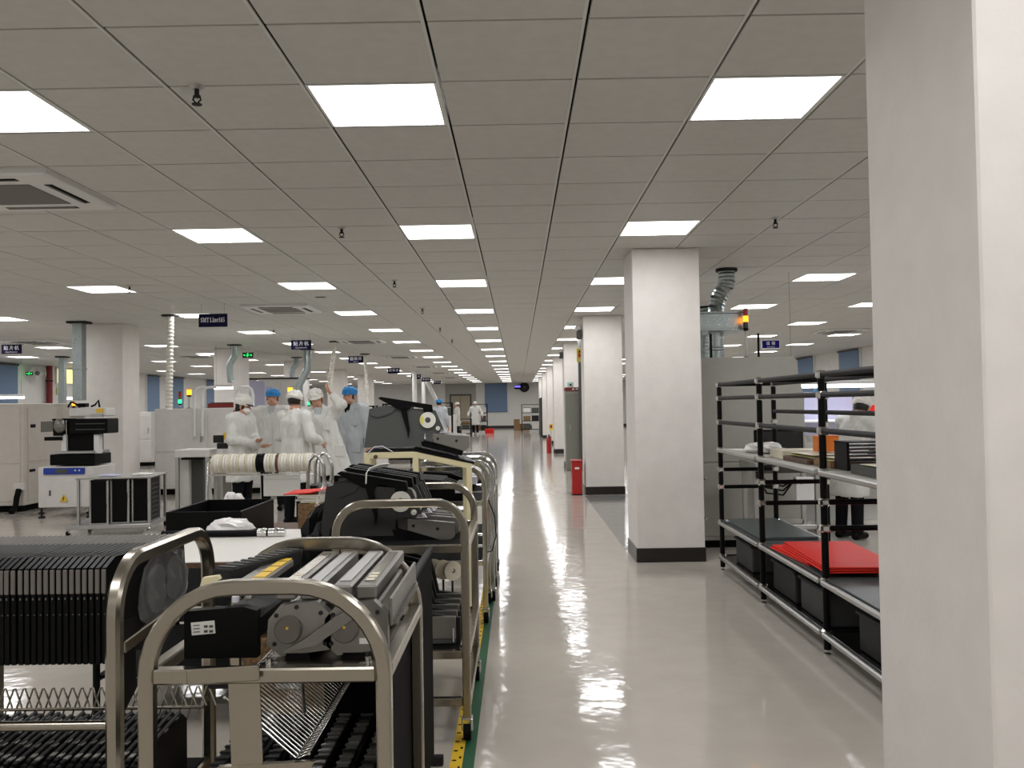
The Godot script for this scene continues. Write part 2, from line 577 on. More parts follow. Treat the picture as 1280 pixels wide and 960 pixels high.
func columns() -> void:
	var where := {0: "white painted column standing nearest the pipe rack's cut-off end", 1: "white square column between the pipe rack and the grey machine", 2: "white square column with the red extinguisher box at its foot",
		3: "white square column behind the grey cabinet with red top", 4: "white square column beyond the cabinet with an extinguisher at its foot"}
	for k in 8:
		var d := 2.0 + 5.985 * k
		column(1.07, d, where.get(k, "white square column far down the row beside the aisle"), "" if where.has(k) else "far columns of the aisle row")
	var left := ["white square column behind the screen printer and silver duct", "white square column with a bent silver duct beside it"]
	for k in 5:
		column(-7.0, 14.0 + 5.985 * k, left[k] if k < 2 else "white square column far back among the assembly lines", "" if k < 2 else "far columns among the lines")

func column(x: float, d: float, label: String, group := "") -> void:
	var b := P(x + 0.31, 0, d + 0.31)
	var o := thing("column", label, "column", b, group)
	part(o, "shaft", G().cbox(Vector3(0, TOP / 2, 0), Vector3(0.62, TOP, 0.62), 0.006), M.column)
	part(o, "skirting", G().cbox(Vector3(0, 0.065, 0), Vector3(0.636, 0.13, 0.636), 0.004), M.skirt, "dark brown skirting")

# ---------------------------------------------------------------- ceiling fittings
func cassette(c: Vector3, s: float, label: String, group := "") -> void:
	var o := thing("air_conditioner", label, "air conditioner", c, group)
	var h := s / 2
	part(o, "panel", G().cbox(Vector3(0, -0.012, 0), Vector3(s, 0.05, s), 0.012), M.white_metal)
	var q := s * 0.27
	part(o, "return_grille", G().cbox(Vector3(0, -0.038, 0), Vector3(q * 2, 0.006, q * 2), 0.002), M.grille, "grey return air grille")
	for k in 4:
		var b := Basis(Vector3.UP, k * PI / 2)
		part(o, "outlet_slot", G().box(b * Vector3(0, -0.036, h * 0.78), Vector3(s * 0.52, 0.006, 0.05), b), M.black_matte, "dark air outlet")
		part(o, "louvre", G().box(b * Vector3(0, -0.041, h * 0.755), Vector3(s * 0.5, 0.004, 0.028), b * Basis(Vector3.RIGHT, 0.2)), M.grille)

func sprinkler(c: Vector3, label: String, group := "") -> void:
	var o := thing("sprinkler_head", label, "sprinkler", c, group)
	part(o, "escutcheon", G().lathe([Vector2(0, -0.014), Vector2(0.02, -0.014), Vector2(0.036, 0.0), Vector2(0.036, 0.002)], Vector3.ZERO, Vector3.UP, 14), M.alu)
	part(o, "stem", G().rod(Vector3(0, 0, 0), Vector3(0, -0.05, 0), 0.011, 8), M.dark_grey)
	part(o, "frame_arms", G().tube([Vector3(-0.012, -0.04, 0), Vector3(-0.017, -0.06, 0), Vector3(0, -0.078, 0), Vector3(0.017, -0.06, 0), Vector3(0.012, -0.04, 0)], 0.004, 6), M.dark_grey)
	part(o, "deflector", G().lathe([Vector2(0, -0.084), Vector2(0.022, -0.082), Vector2(0.022, -0.078), Vector2(0, -0.078)], Vector3.ZERO, Vector3.UP, 12), M.dark_grey)

func on_ceiling(px: float, py: float) -> Vector3:
	var r := at(px, py, 1.0) - Vector3(0, EYE, 0)
	return r * ((TOP - EYE) / r.y) + Vector3(0, EYE, 0)

func ceiling_fittings() -> void:
	cassette(P(-3.2, TOP, 5.48), 0.92, "large square cassette air conditioner in ceiling cut by picture edge, before the other cassettes")
	for d in [12.2, 18.4, 24.4, 30.4, 36.4, 42.4]:
		cassette(P(-3.3, TOP, d), 0.92, "cassette air conditioner farther along the ceiling row over the assembly lines", "row of cassettes down the ceiling")
	cassette(P(-9.6, TOP, 17.2), 0.92, "cassette air conditioner in ceiling above the small hanging chip mounter sign")
	cassette(P(6.6, TOP, 17.8), 0.92, "cassette air conditioner in ceiling above the right-hand workbenches")
	cassette(P(-8.4, TOP, 22.6), 0.92, "cassette air conditioner in ceiling beyond the spiral hose")
	for p in [[246, 108], [427, 284], [493, 350], [528, 385], [550, 409], [565, 424]]:
		sprinkler(on_ceiling(p[0], p[1]), "small grey sprinkler head hanging from ceiling left of the aisle lights", "sprinklers along the aisle")
	sprinkler(on_ceiling(969, 272), "dark sprinkler head in ceiling between column and silver flexible duct")
	sprinkler(on_ceiling(162, 357), "small sprinkler head beside a panel light over the left machines")
	sprinkler(on_ceiling(342, 412), "small sprinkler head beside a panel light near the hanging line sign")
	var v := at(411, 375, 11.0)
	v.y = TOP
	var o := thing("ceiling_vent", "small dark slot vent in the ceiling beside the second cassette", "vent", P(-2.5, TOP, 11.05))
	part(o, "frame", G().cbox(Vector3.ZERO, Vector3(0.16, 0.012, 0.16), 0.003), M.white_metal)
	part(o, "slot", G().box(Vector3(0, -0.007, 0), Vector3(0.13, 0.004, 0.1)), M.dark_grey)

# ---------------------------------------------------------------- hanging signs
# strokes of the characters on a unit square, x to the right, y down
const STROKES := {
	"tie": [[0.08, 0.1, 0.08, 0.62], [0.08, 0.1, 0.4, 0.1], [0.4, 0.1, 0.4, 0.62], [0.24, 0.2, 0.24, 0.6], [0.24, 0.6, 0.05, 0.95], [0.28, 0.65, 0.44, 0.92], [0.7, 0.02, 0.7, 0.5], [0.7, 0.25, 0.95, 0.25], [0.54, 0.5, 0.54, 0.95], [0.54, 0.5, 0.92, 0.5], [0.92, 0.5, 0.92, 0.95], [0.54, 0.9, 0.92, 0.9]],
	"pian": [[0.3, 0.05, 0.3, 0.55], [0.3, 0.55, 0.1, 0.95], [0.62, 0.02, 0.62, 0.32], [0.3, 0.34, 0.92, 0.34], [0.3, 0.58, 0.74, 0.58], [0.74, 0.58, 0.74, 0.97]],
	"ji": [[0.24, 0.02, 0.24, 0.98], [0.04, 0.28, 0.46, 0.28], [0.22, 0.35, 0.05, 0.7], [0.26, 0.4, 0.42, 0.58], [0.56, 0.1, 0.56, 0.55], [0.56, 0.55, 0.44, 0.95], [0.56, 0.1, 0.82, 0.1], [0.82, 0.1, 0.82, 0.88], [0.82, 0.9, 0.98, 0.9], [0.98, 0.9, 0.98, 0.74]],
	"zu": [[0.28, 0.03, 0.08, 0.3], [0.08, 0.3, 0.3, 0.32], [0.34, 0.22, 0.08, 0.6], [0.08, 0.6, 0.38, 0.56], [0.06, 0.92, 0.4, 0.78], [0.54, 0.1, 0.54, 0.92], [0.54, 0.1, 0.86, 0.1], [0.86, 0.1, 0.86, 0.92], [0.54, 0.38, 0.86, 0.38], [0.54, 0.64, 0.86, 0.64], [0.44, 0.93, 0.98, 0.93]],
	"zhuang": [[0.3, 0.02, 0.3, 0.44], [0.08, 0.12, 0.2, 0.22], [0.06, 0.42, 0.26, 0.3], [0.44, 0.16, 0.96, 0.16], [0.7, 0.02, 0.7, 0.4], [0.5, 0.4, 0.92, 0.4], [0.5, 0.46, 0.5, 0.54], [0.06, 0.56, 0.94, 0.56], [0.48, 0.58, 0.1, 0.86], [0.34, 0.7, 0.34, 0.96], [0.34, 0.96, 0.5, 0.86], [0.52, 0.6, 0.95, 0.96], [0.84, 0.64, 0.64, 0.76]],
	"hui": [[0.1, 0.08, 0.1, 0.95], [0.1, 0.08, 0.9, 0.08], [0.9, 0.08, 0.9, 0.95], [0.1, 0.92, 0.9, 0.92], [0.34, 0.34, 0.34, 0.66], [0.34, 0.34, 0.66, 0.34], [0.66, 0.34, 0.66, 0.66], [0.34, 0.66, 0.66, 0.66]],
	"han": [[0.12, 0.3, 0.06, 0.46], [0.4, 0.25, 0.34, 0.42], [0.24, 0.05, 0.24, 0.55], [0.24, 0.55, 0.06, 0.95], [0.26, 0.6, 0.4, 0.8], [0.54, 0.06, 0.54, 0.42], [0.54, 0.06, 0.92, 0.06], [0.92, 0.06, 0.92, 0.42], [0.54, 0.24, 0.92, 0.24], [0.54, 0.42, 0.92, 0.42], [0.52, 0.58, 0.94, 0.58], [0.46, 0.76, 0.98, 0.76], [0.73, 0.58, 0.73, 0.98]],
}

func glyphs(o: Node3D, chars: Array, centre: Vector3, size: float, gap: float, weight: float) -> void:
	var n := chars.size()
	for k in n:
		var left := centre.x + (k - (n - 1) / 2.0) * (size + gap) - size / 2
		var g := G()
		for s in STROKES[chars[k]]:
			var a := Vector3(left + s[0] * size, centre.y + (0.5 - s[1]) * size, centre.z)
			var b := Vector3(left + s[2] * size, centre.y + (0.5 - s[3]) * size, centre.z)
			var t := (b - a).normalized() * weight * 0.5
			var w := Vector3(-t.y, t.x, 0)
			g.quad(a - t - w, b + t - w, b + t + w, a - t + w)
		part(o, "character", g, M.letter, "white character")

func words(parent: Node3D, called: String, text: String, c: Vector3, height: float, m: Material, bold := true, stretch := 1.0, font := "Droid Serif") -> MeshInstance3D:
	var f := SystemFont.new()
	f.font_names = PackedStringArray([font])
	f.font_weight = 700 if bold else 400
	var t := TextMesh.new()
	t.font = f
	t.text = text
	t.font_size = 48
	t.pixel_size = height / 48.0
	t.depth = 0.002
	t.curve_step = 2.0
	t.material = m
	var o := MeshInstance3D.new()
	o.name = called
	o.mesh = t
	parent.add_child(o, true)
	o.position = c
	o.scale = Vector3(stretch, 1, 1)
	return o

func hang_sign(px0: float, px1: float, py0: float, py1: float, d: float, label: String, group := "", bright := false) -> Node3D:
	var a := at(px0, py1, d)
	var b := at(px1, py0, d)
	var c := (a + b) / 2
	var s := Vector3(absf(b.x - a.x), absf(b.y - a.y), 0.02)
	var o := thing("hanging_sign", label, "sign", c, group)
	part(o, "board", G().cbox(Vector3.ZERO, s, 0.003), M.navy_bright if bright else M.navy)
	if bright:
		var fr := G()
		for k in [-1, 1]:
			fr.box(Vector3(0, k * s.y / 2, 0), Vector3(s.x + 0.024, 0.02, 0.026))
			fr.box(Vector3(k * s.x / 2, 0, 0), Vector3(0.02, s.y, 0.026))
		part(o, "border", fr, M.letter, "pale border")
	for k in [-1, 1]:
		part(o, "wire", G().rod(Vector3(k * s.x * 0.4, s.y / 2, 0), Vector3(k * s.x * 0.4, TOP - c.y, 0), 0.0015, 5), M.grille)
	board_size = s
	return o

func signs() -> void:
	var o := hang_sign(248.5, 284, 392, 409, 11.6, "dark blue hanging sign with the line number in white letters")
	words(o, "lettering", "SMT Line165", Vector3(0, 0.005, 0.011), 0.085, M.letter, true, 0.6)
	for e in [[364, 389, 425, 437, 16.6, "blue hanging sign with three characters, chip mounter, beside the line number sign", ["tie", "pian", "ji"], "Chip Mounter"],
			[435.5, 454, 445, 454, 22.4, "blue hanging sign with three characters in front of the pale spiral hose", ["hui", "zhuang", "han"], "Reflow"],
			[2, 27, 430.5, 442.5, 16.4, "small blue hanging sign above the left-hand white machine", ["tie", "pian", "ji"], "Chip Mounter"]]:
		o = hang_sign(e[0], e[1], e[2], e[3], e[4], e[5])
		var s: Vector3 = board_size
		glyphs(o, e[6], Vector3(0, s.y * 0.13, 0.0115), s.y * 0.46, s.y * 0.12, s.y * 0.055)
		words(o, "lettering", e[7], Vector3(0, -s.y * 0.31, 0.011), s.y * 0.2, M.letter, false)
	var far := [[485, 499.5, 460, 467, 29.5], [514, 526, 468, 474, 36.0], [527, 538, 472, 477, 41.0], [542, 551, 476, 480, 46.0]]
	for f in far:
		o = hang_sign(f[0], f[1], f[2], f[3], f[4], "tiny dark blue hanging sign far down the assembly line row", "far hanging line signs")
		var s: Vector3 = board_size
		glyphs(o, ["hui", "ji", "zu"] if f[4] < 40 else ["ji", "zu", "hui"], Vector3(0, s.y * 0.1, 0.0115), s.y * 0.46, s.y * 0.16, s.y * 0.06)
	o = hang_sign(952, 974.5, 425, 436, 17.6, "bright blue hanging sign with white border over the right-hand work area", "", true)
	var sz: Vector3 = board_size
	glyphs(o, ["zu", "zhuang"], Vector3(0, sz.y * 0.13, 0.0125), sz.y * 0.4, sz.y * 0.22, sz.y * 0.05)
	words(o, "lettering", "Assembly", Vector3(0, -sz.y * 0.3, 0.011), sz.y * 0.2, M.letter, false)
	exit_sign(at(37, 467, 25.2), 0.2, "green lit exit sign near the red pipe on the left wall", 25.2)
	exit_sign(at(310, 444, 19.2), 0.24, "green lit exit sign hanging beside the column behind the people", 19.2)
	exit_sign(at(353.5, 481.5, 23.5), 0.2, "green lit exit sign above the white cabinet behind the blue-capped man", 23.5)

func exit_sign(c: Vector3, w: float, label: String, d: float) -> void:
	var o := thing("exit_sign", label, "exit sign", c)
	part(o, "housing", G().cbox(Vector3.ZERO, Vector3(w, w * 0.5, 0.03), 0.003), paint(Color(0.02, 0.14, 0.07), 0.4))
	var s := w * 0.9
	var g := G()
	# a running figure between two arrows
	for q in [[-0.04, 0.13, 0.02, 0.02], [0.02, 0.06, -0.06, -0.04], [-0.06, -0.04, -0.02, -0.16], [-0.06, -0.04, -0.13, -0.12], [0.02, 0.05, 0.09, -0.01], [0.0, 0.05, -0.1, 0.07]]:
		g.bar(Vector3(q[0] * s, q[1] * s, 0.017), Vector3(q[2] * s, q[3] * s, 0.017), s * 0.05, 0.004, 0.0005)
	g.lathe([Vector2(0, 0.004), Vector2(s * 0.035, 0.004), Vector2(s * 0.035, 0)], Vector3(0.0, 0.17 * s, 0.015), Vector3.BACK, 10)
	for k in [-1, 1]:
		g.bar(Vector3(k * 0.2 * s, 0, 0.017), Vector3(k * 0.4 * s, 0, 0.017), s * 0.06, 0.004, 0.0005)
		g.bar(Vector3(k * 0.33 * s, 0.08 * s, 0.017), Vector3(k * 0.42 * s, 0, 0.017), s * 0.05, 0.004, 0.0005)
		g.bar(Vector3(k * 0.33 * s, -0.08 * s, 0.017), Vector3(k * 0.42 * s, 0, 0.017), s * 0.05, 0.004, 0.0005)
	part(o, "running_figure", g, M.lamp_green, "glowing green running figure and arrows")
	var l := OmniLight3D.new()
	l.name = "exit_glow"
	l.light_color = Color(0.2, 1.0, 0.5)
	l.light_energy = 0.004
	l.light_size = 0.03
	l.omni_range = 30.0
	l.omni_attenuation = 2.0
	l.shadow_enabled = true
	o.add_child(l)
	l.position = Vector3(0, 0, 0.06)
	if TOP - c.y > w * 0.25:
		for k in [-1, 1]:
			part(o, "hanger", G().rod(Vector3(k * w * 0.3, w * 0.25, 0), Vector3(k * w * 0.3, TOP - c.y, 0), 0.004, 6), M.white_metal)

# a stacked warning light on a pole
func signal_tower(base: Vector3, h: float, segs: Array, r: float, label: String) -> void:
	var o := thing("signal_tower", label, "signal light", base)
	var top := h
	var sl := r * 2.4
	part(o, "foot", G().lathe([Vector2(r * 1.3, 0), Vector2(r * 1.3, 0.012), Vector2(r * 0.4, 0.02), Vector2(0, 0.02)], Vector3.ZERO), M.dark_grey)
	part(o, "pole", G().rod(Vector3(0, 0, 0), Vector3(0, h - sl * segs.size() - 0.02, 0), r * 0.4, 8), M.alu)
	part(o, "collar", G().lathe([Vector2(0, -0.03), Vector2(r * 0.9, -0.03), Vector2(r * 1.05, 0.0), Vector2(0, 0.0)], Vector3(0, h - sl * segs.size(), 0), Vector3.UP, 12), M.black)
	for k in segs.size():
		var y := top - sl * (k + 1)
		part(o, "lens", G().lathe([Vector2(0, 0), Vector2(r, 0), Vector2(r, sl * 0.93), Vector2(r * 0.93, sl), Vector2(0, sl)], Vector3(0, y, 0), Vector3.UP, 14), segs[k])
		if segs[k] == M.lamp_amber or segs[k] == M.lamp_green:
			var l := OmniLight3D.new()
			l.name = "signal_glow"
			l.light_color = Color(1.0, 0.6, 0.15) if segs[k] == M.lamp_amber else Color(0.2, 1.0, 0.5)
			l.light_energy = 0.002
			l.light_size = r
			l.omni_range = 30.0
			l.omni_attenuation = 2.0
			l.shadow_enabled = true
			o.add_child(l)
			l.position = Vector3(0, y + sl / 2, r + 0.03)
	part(o, "cap", G().lathe([Vector2(r, 0), Vector2(r * 0.9, 0.01), Vector2(0, 0.014)], Vector3(0, top, 0), Vector3.UP, 12), M.dark_grey)

# a pleated hose: the pleats are real rings
func hose(o: Node3D, called: String, pts: Array, r: float, m: Material, ripple := 0.12, pitch := 0.05) -> void:
	var g := G()
	var fine := []
	for k in pts.size() - 1:
		var n := maxi(2, int(((pts[k + 1] as Vector3) - (pts[k] as Vector3)).length() / (pitch / 2)))
		for q in n: fine.append((pts[k] as Vector3).lerp(pts[k + 1], float(q) / n))
	fine.append(pts[-1])
	var sides := 12
	for k in fine.size() - 1:
		var t: Vector3 = (fine[k + 1] - fine[k]).normalized()
		var u := t.cross(Vector3.BACK).normalized()
		var w := t.cross(u)
		var r0 := r * (1.0 + (ripple if k % 2 else -ripple))
		var r1 := r * (1.0 + (-ripple if k % 2 else ripple))
		for s in sides:
			var a0 := u * cos(TAU * s / sides) + w * sin(TAU * s / sides)
			var a1 := u * cos(TAU * (s + 1) / sides) + w * sin(TAU * (s + 1) / sides)
			g.quad(fine[k] + a0 * r0, fine[k] + a1 * r0, fine[k + 1] + a1 * r1, fine[k + 1] + a0 * r1)
	part(o, called, g, m)

func pipe_box(o: Node3D, called: String, a: Vector3, b: Vector3, m: Material, e := 0.004, label := "") -> MeshInstance3D:
	return part(o, called, G().between(a, b, e), m, label)

# box whose front face spans the given pixels at distance d, reaching back by depth; local to base
func from_px(px0: float, py0: float, px1: float, py1: float, d: float, depth: float, base: Vector3, e := 0.004) -> Geo:
	var a := at(px0, py1, d)
	var b := at(px1, py0, d)
	return G(base).between(Vector3(a.x, a.y, -d - depth), Vector3(b.x, b.y, -d), e)

# ---------------------------------------------------------------- right-hand bay
func blind_window(n: int, c: Vector3, w: float, h: float, along: bool) -> void:
	var o := structure("window_%d" % n, "window with a blue roller blind pulled down")
	var s := Vector3(0.03, h, w) if along else Vector3(w, h, 0.03)
	var f := Vector3(0.06, h + 0.08, w + 0.08) if along else Vector3(w + 0.08, h + 0.08, 0.06)
	var inn := Vector3(-signf(c.x), 0, 0) if along else Vector3(0, 0, 1)
	part(o, "window_frame", G().cbox(c, f, 0.004), M.white_metal)
	part(o, "blind", G().cbox(c + inn * 0.035, s, 0.003), M.blind, "blue roller blind")
	part(o, "bottom_bar", G().cbox(c + inn * 0.055 - Vector3(0, h / 2 - 0.02, 0), (Vector3(0.02, 0.03, w) if along else Vector3(w, 0.03, 0.02)), 0.004), M.slate)
	var head := c + inn * 0.07 + Vector3(0, h / 2, 0)
	var ax := Vector3(0, 0, w / 2) if along else Vector3(w / 2, 0, 0)
	part(o, "roller", G().rod(head - ax, head + ax, 0.025, 8), M.slate)

func right_bay() -> void:
	# blinds on the right wall
	var n := 1
	for d in [17.1, 20.8, 24.5, 28.2, 31.9, 35.6]:
		blind_window(n, P(WALL_R - 0.03, 2.0, d), 1.45, 1.68, true)
		n += 1
	# grey end of a long soldering machine
	var b := P(2.3, 0, 9.4)
	var o := thing("soldering_machine", "tall grey soldering machine end behind the rack with duct on top", "machine", b)
	var poly := PackedVector2Array([Vector2(-0.54, 0.08), Vector2(0.56, 0.08), Vector2(0.56, 1.5), Vector2(0.47, 1.9), Vector2(-0.54, 1.9)])
	part(o, "housing", G().prism(poly, 0.7, -2.6), M.machine_grey)
	part(o, "plinth", G().cbox(Vector3(0, 0.04, -0.95), Vector3(1.0, 0.08, 3.2), 0.004), M.black_matte)
	part(o, "lower_panel", G().cbox(Vector3(0.0, 0.48, 0.705), Vector3(1.02, 0.72, 0.014), 0.004), M.machine_grey)
	part(o, "upper_panel", G().cbox(Vector3(-0.03, 1.2, 0.704), Vector3(0.96, 0.68, 0.012), 0.004), M.machine_grey)
	for y in [0.3, 0.7]:
		part(o, "latch", G().lathe([Vector2(0, 0.02), Vector2(0.016, 0.018), Vector2(0.018, 0)], Vector3(-0.45, y, 0.712), Vector3.BACK, 12), M.chrome, "chrome latch")
	for px in [0.26, 0.75]:
		part(o, "rail_post", G().rod(Vector3(-0.55 + px, 1.9, 0.4), Vector3(-0.55 + px, 2.16, 0.4), 0.012, 8), M.black)
	signal_tower(Vector3(at(933, 441, 8.95).x, 1.9, -8.95), 0.5, [M.lamp_red, M.lamp_amber, paint(Color(0.16, 0.17, 0.15), 0.3)], 0.026, "red and amber signal light on pole above the grey machine")
	# galvanised hood and hoses over it
	var hb := at(905, 404, 9.3)
	o = thing("exhaust_duct", "galvanised exhaust box with ribbed silver hose rising to the ceiling", "duct", hb)
	var w := 0.5
	part(o, "plenum", G().cbox(Vector3(-0.1, 0, 0), Vector3(0.56, 0.17, 0.5), 0.008), M.zinc)
	for y in [-0.09, 0.09]:
		part(o, "flange", G().cbox(Vector3(-0.1, y, 0), Vector3(0.6, 0.02, 0.54), 0.003), M.zinc)
	part(o, "outlet", G().lathe([Vector2(0, -0.4), Vector2(0.08, -0.4), Vector2(0.08, -0.3), Vector2(0.09, -0.29), Vector2(0.09, -0.27), Vector2(0.08, -0.26), Vector2(0.08, -0.1)], Vector3(-0.1, 0, 0.05)), M.zinc)
	part(o, "outlet", G().lathe([Vector2(0, -0.4), Vector2(0.06, -0.4), Vector2(0.06, -0.1)], Vector3(-0.3, 0, 0.0)), M.zinc)
	var t := at(908, 333, 9.3) - hb
	t.y = TOP - hb.y
	var mid := at(901, 368, 9.3) - hb
	hose(o, "hose", [Vector3(-0.08, 0.09, 0), Vector3(-0.08, 0.17, 0), Vector3(-0.06, 0.25, 0), Vector3(-0.02, 0.32, 0), Vector3(t.x * 0.7, 0.38, 0), Vector3(t.x, 0.44, 0), t], 0.088, M.zinc, 0.05, 0.04)
	part(o, "ceiling_collar", G().lathe([Vector2(0.115, 0.0), Vector2(0.115, -0.03), Vector2(0.095, -0.035)], t), M.dark_grey)
	b = at(882, 372, 13.0)
	o = thing("exhaust_hose", "second silver exhaust hose half hidden behind the square column", "duct", Vector3(b.x, TOP, b.z))
	hose(o, "hose", [Vector3(0, 0, 0), Vector3(0, -0.25, 0), Vector3(-0.05, -0.6, 0), Vector3(-0.05, -0.8, 0)], 0.1, M.zinc, 0.05, 0.05)
	part(o, "ceiling_collar", G().lathe([Vector2(0.15, 0.0), Vector2(0.15, -0.02), Vector2(0.1, -0.03)], Vector3.ZERO), M.dark_grey)
	# monitor and board conveyor between rack and machine
	b = P(2.45, 0, 8.2)
	o = thing("board_conveyor", "grey aluminium board conveyor with cables standing behind the rack", "conveyor", b)
	for x in [-0.28, 0.28]:
		for z in [-0.2, 0.2]:
			part(o, "leg", G().bar(Vector3(x, 0, z), Vector3(x, 0.86, z), 0.04, 0.04), M.alu)
		part(o, "side_rail", G().cbox(Vector3(x, 0.86, 0), Vector3(0.05, 0.07, 0.6), 0.004), M.alu)
	for z in [-0.2, 0.2]:
		part(o, "cross_bar", G().cbox(Vector3(0, 0.3, z), Vector3(0.56, 0.04, 0.04), 0.004), M.alu)
		part(o, "cross_bar", G().cbox(Vector3(0, 0.82, z), Vector3(0.56, 0.05, 0.03), 0.004), M.slate)
	part(o, "control_box", G().cbox(Vector3(0.15, 0.65, 0.22), Vector3(0.16, 0.22, 0.1), 0.006), M.white_metal)
	part(o, "belt", G().cbox(Vector3(0, 0.9, 0), Vector3(0.44, 0.01, 0.56), 0.002), M.black_matte)
	for k in 3:
		part(o, "cable", G().tube([Vector3(-0.28, 0.84 - k * 0.03, 0.24), Vector3(-0.2, 0.72 - k * 0.05, 0.26), Vector3(-0.05, 0.68 - k * 0.04, 0.26), Vector3(0.06, 0.74, 0.25), Vector3(0.12, 0.7, 0.27)], 0.009, 6), M.rubber)
	var mo := P(2.46, 0.905, 8.25)
	o = thing("monitor", "flat black computer monitor standing on the board conveyor", "monitor", mo)
	part(o, "stand", G().cbox(Vector3(0, 0.02, 0), Vector3(0.18, 0.03, 0.14), 0.004), M.black)
	part(o, "housing", G().cbox(Vector3(0, 0.155, 0), Vector3(0.46, 0.25, 0.04), 0.006), M.black)
	part(o, "screen", G().cbox(Vector3(0, 0.16, 0.021), Vector3(0.43, 0.21, 0.004), 0.001), M.black_gloss)
	# workbench with back board, tube light and red bins
	b = P(3.88, 0, 9.8)
	o = thing("workbench", "white workbench with pale back board behind the rack", "workbench", b)
	part(o, "bench_top", G().cbox(Vector3(0, 0.76, 0), Vector3(1.9, 0.03, 0.7), 0.004), M.tabletop)
	for x in [-0.9, 0.9]:
		for z in [-0.3, 0.3]:
			part(o, "leg", G().bar(Vector3(x, 0, z), Vector3(x, 0.745, z), 0.04, 0.04), M.white_metal)
		part(o, "upright", G().bar(Vector3(x, 0.775, -0.32), Vector3(x, 1.72, -0.32), 0.04, 0.04), M.white_metal)
	part(o, "back_board", G().cbox(Vector3(-0.45, 1.3, -0.31), Vector3(0.9, 0.5, 0.015), 0.003), M.lilac)
	part(o, "front_panel", G().cbox(Vector3(0, 0.4, -0.28), Vector3(1.7, 0.66, 0.02), 0.003), M.white_metal)
	part(o, "shelf", G().cbox(Vector3(0.0, 1.22, -0.2), Vector3(1.8, 0.025, 0.28), 0.003), M.white_metal)
	o = thing("tube_light", "bright fluorescent tube fitting above the workbench behind the rack", "lamp", P(3.62, 1.615, 9.6))
	part(o, "fitting", G().cbox(Vector3(0, 0.035, 0), Vector3(1.5, 0.04, 0.09), 0.006), M.white_metal)
	part(o, "tube", G().rod(Vector3(-0.74, 0, 0), Vector3(0.74, 0, 0), 0.022, 10), M.lamp_white)
	for x in [-0.6, 0.6]:
		part(o, "wire", G().rod(Vector3(x, 0.05, 0), Vector3(x, TOP - 1.615, 0), 0.002, 5), M.grille)
	var l := AreaLight3D.new()
	l.name = "tube_glow"
	l.area_size = Vector2(1.45, 0.04)
	l.light_energy = 0.35
	l.light_color = Color(0.96, 0.97, 1.0)
	l.area_normalize_energy = true
	l.area_range = 40.0
	l.area_attenuation = 2.0
	l.shadow_enabled = true
	o.add_child(l)
	l.position = Vector3(0, -0.03, 0)
	l.rotation.x = -PI / 2
	for k in 4:
		var lab: String = ["red plastic bin on the bench shelf beside the seated worker", "red plastic bin stacked above another at bench end", "red plastic bin with open front at bench end", "small red plastic bin on the workbench top"][k]
		var p: Vector3 = [P(4.08, 1.2325, 9.98), P(4.5, 1.2325, 9.98), P(4.5, 0.775, 9.75), P(4.2, 0.775, 9.7)][k]
		o = thing("plastic_bin", lab, "bin", p)
		part(o, "base", G().cbox(Vector3(0, 0.01, 0), Vector3(0.26, 0.02, 0.22), 0.004), M.red_sheet)
		for sx in [-1, 1]: part(o, "side", G().prism(PackedVector2Array([Vector2(-0.11, 0.0), Vector2(0.11, 0.0), Vector2(0.11, 0.09), Vector2(0.02, 0.16), Vector2(-0.11, 0.16)]), sx * 0.13, sx * 0.12), M.red_sheet).rotation.y = -PI / 2
		part(o, "back", G().cbox(Vector3(0, 0.08, -0.1), Vector3(0.25, 0.16, 0.015), 0.003), M.red_sheet)
		part(o, "lip", G().cbox(Vector3(0, 0.045, 0.1), Vector3(0.25, 0.09, 0.015), 0.003), M.red_sheet)

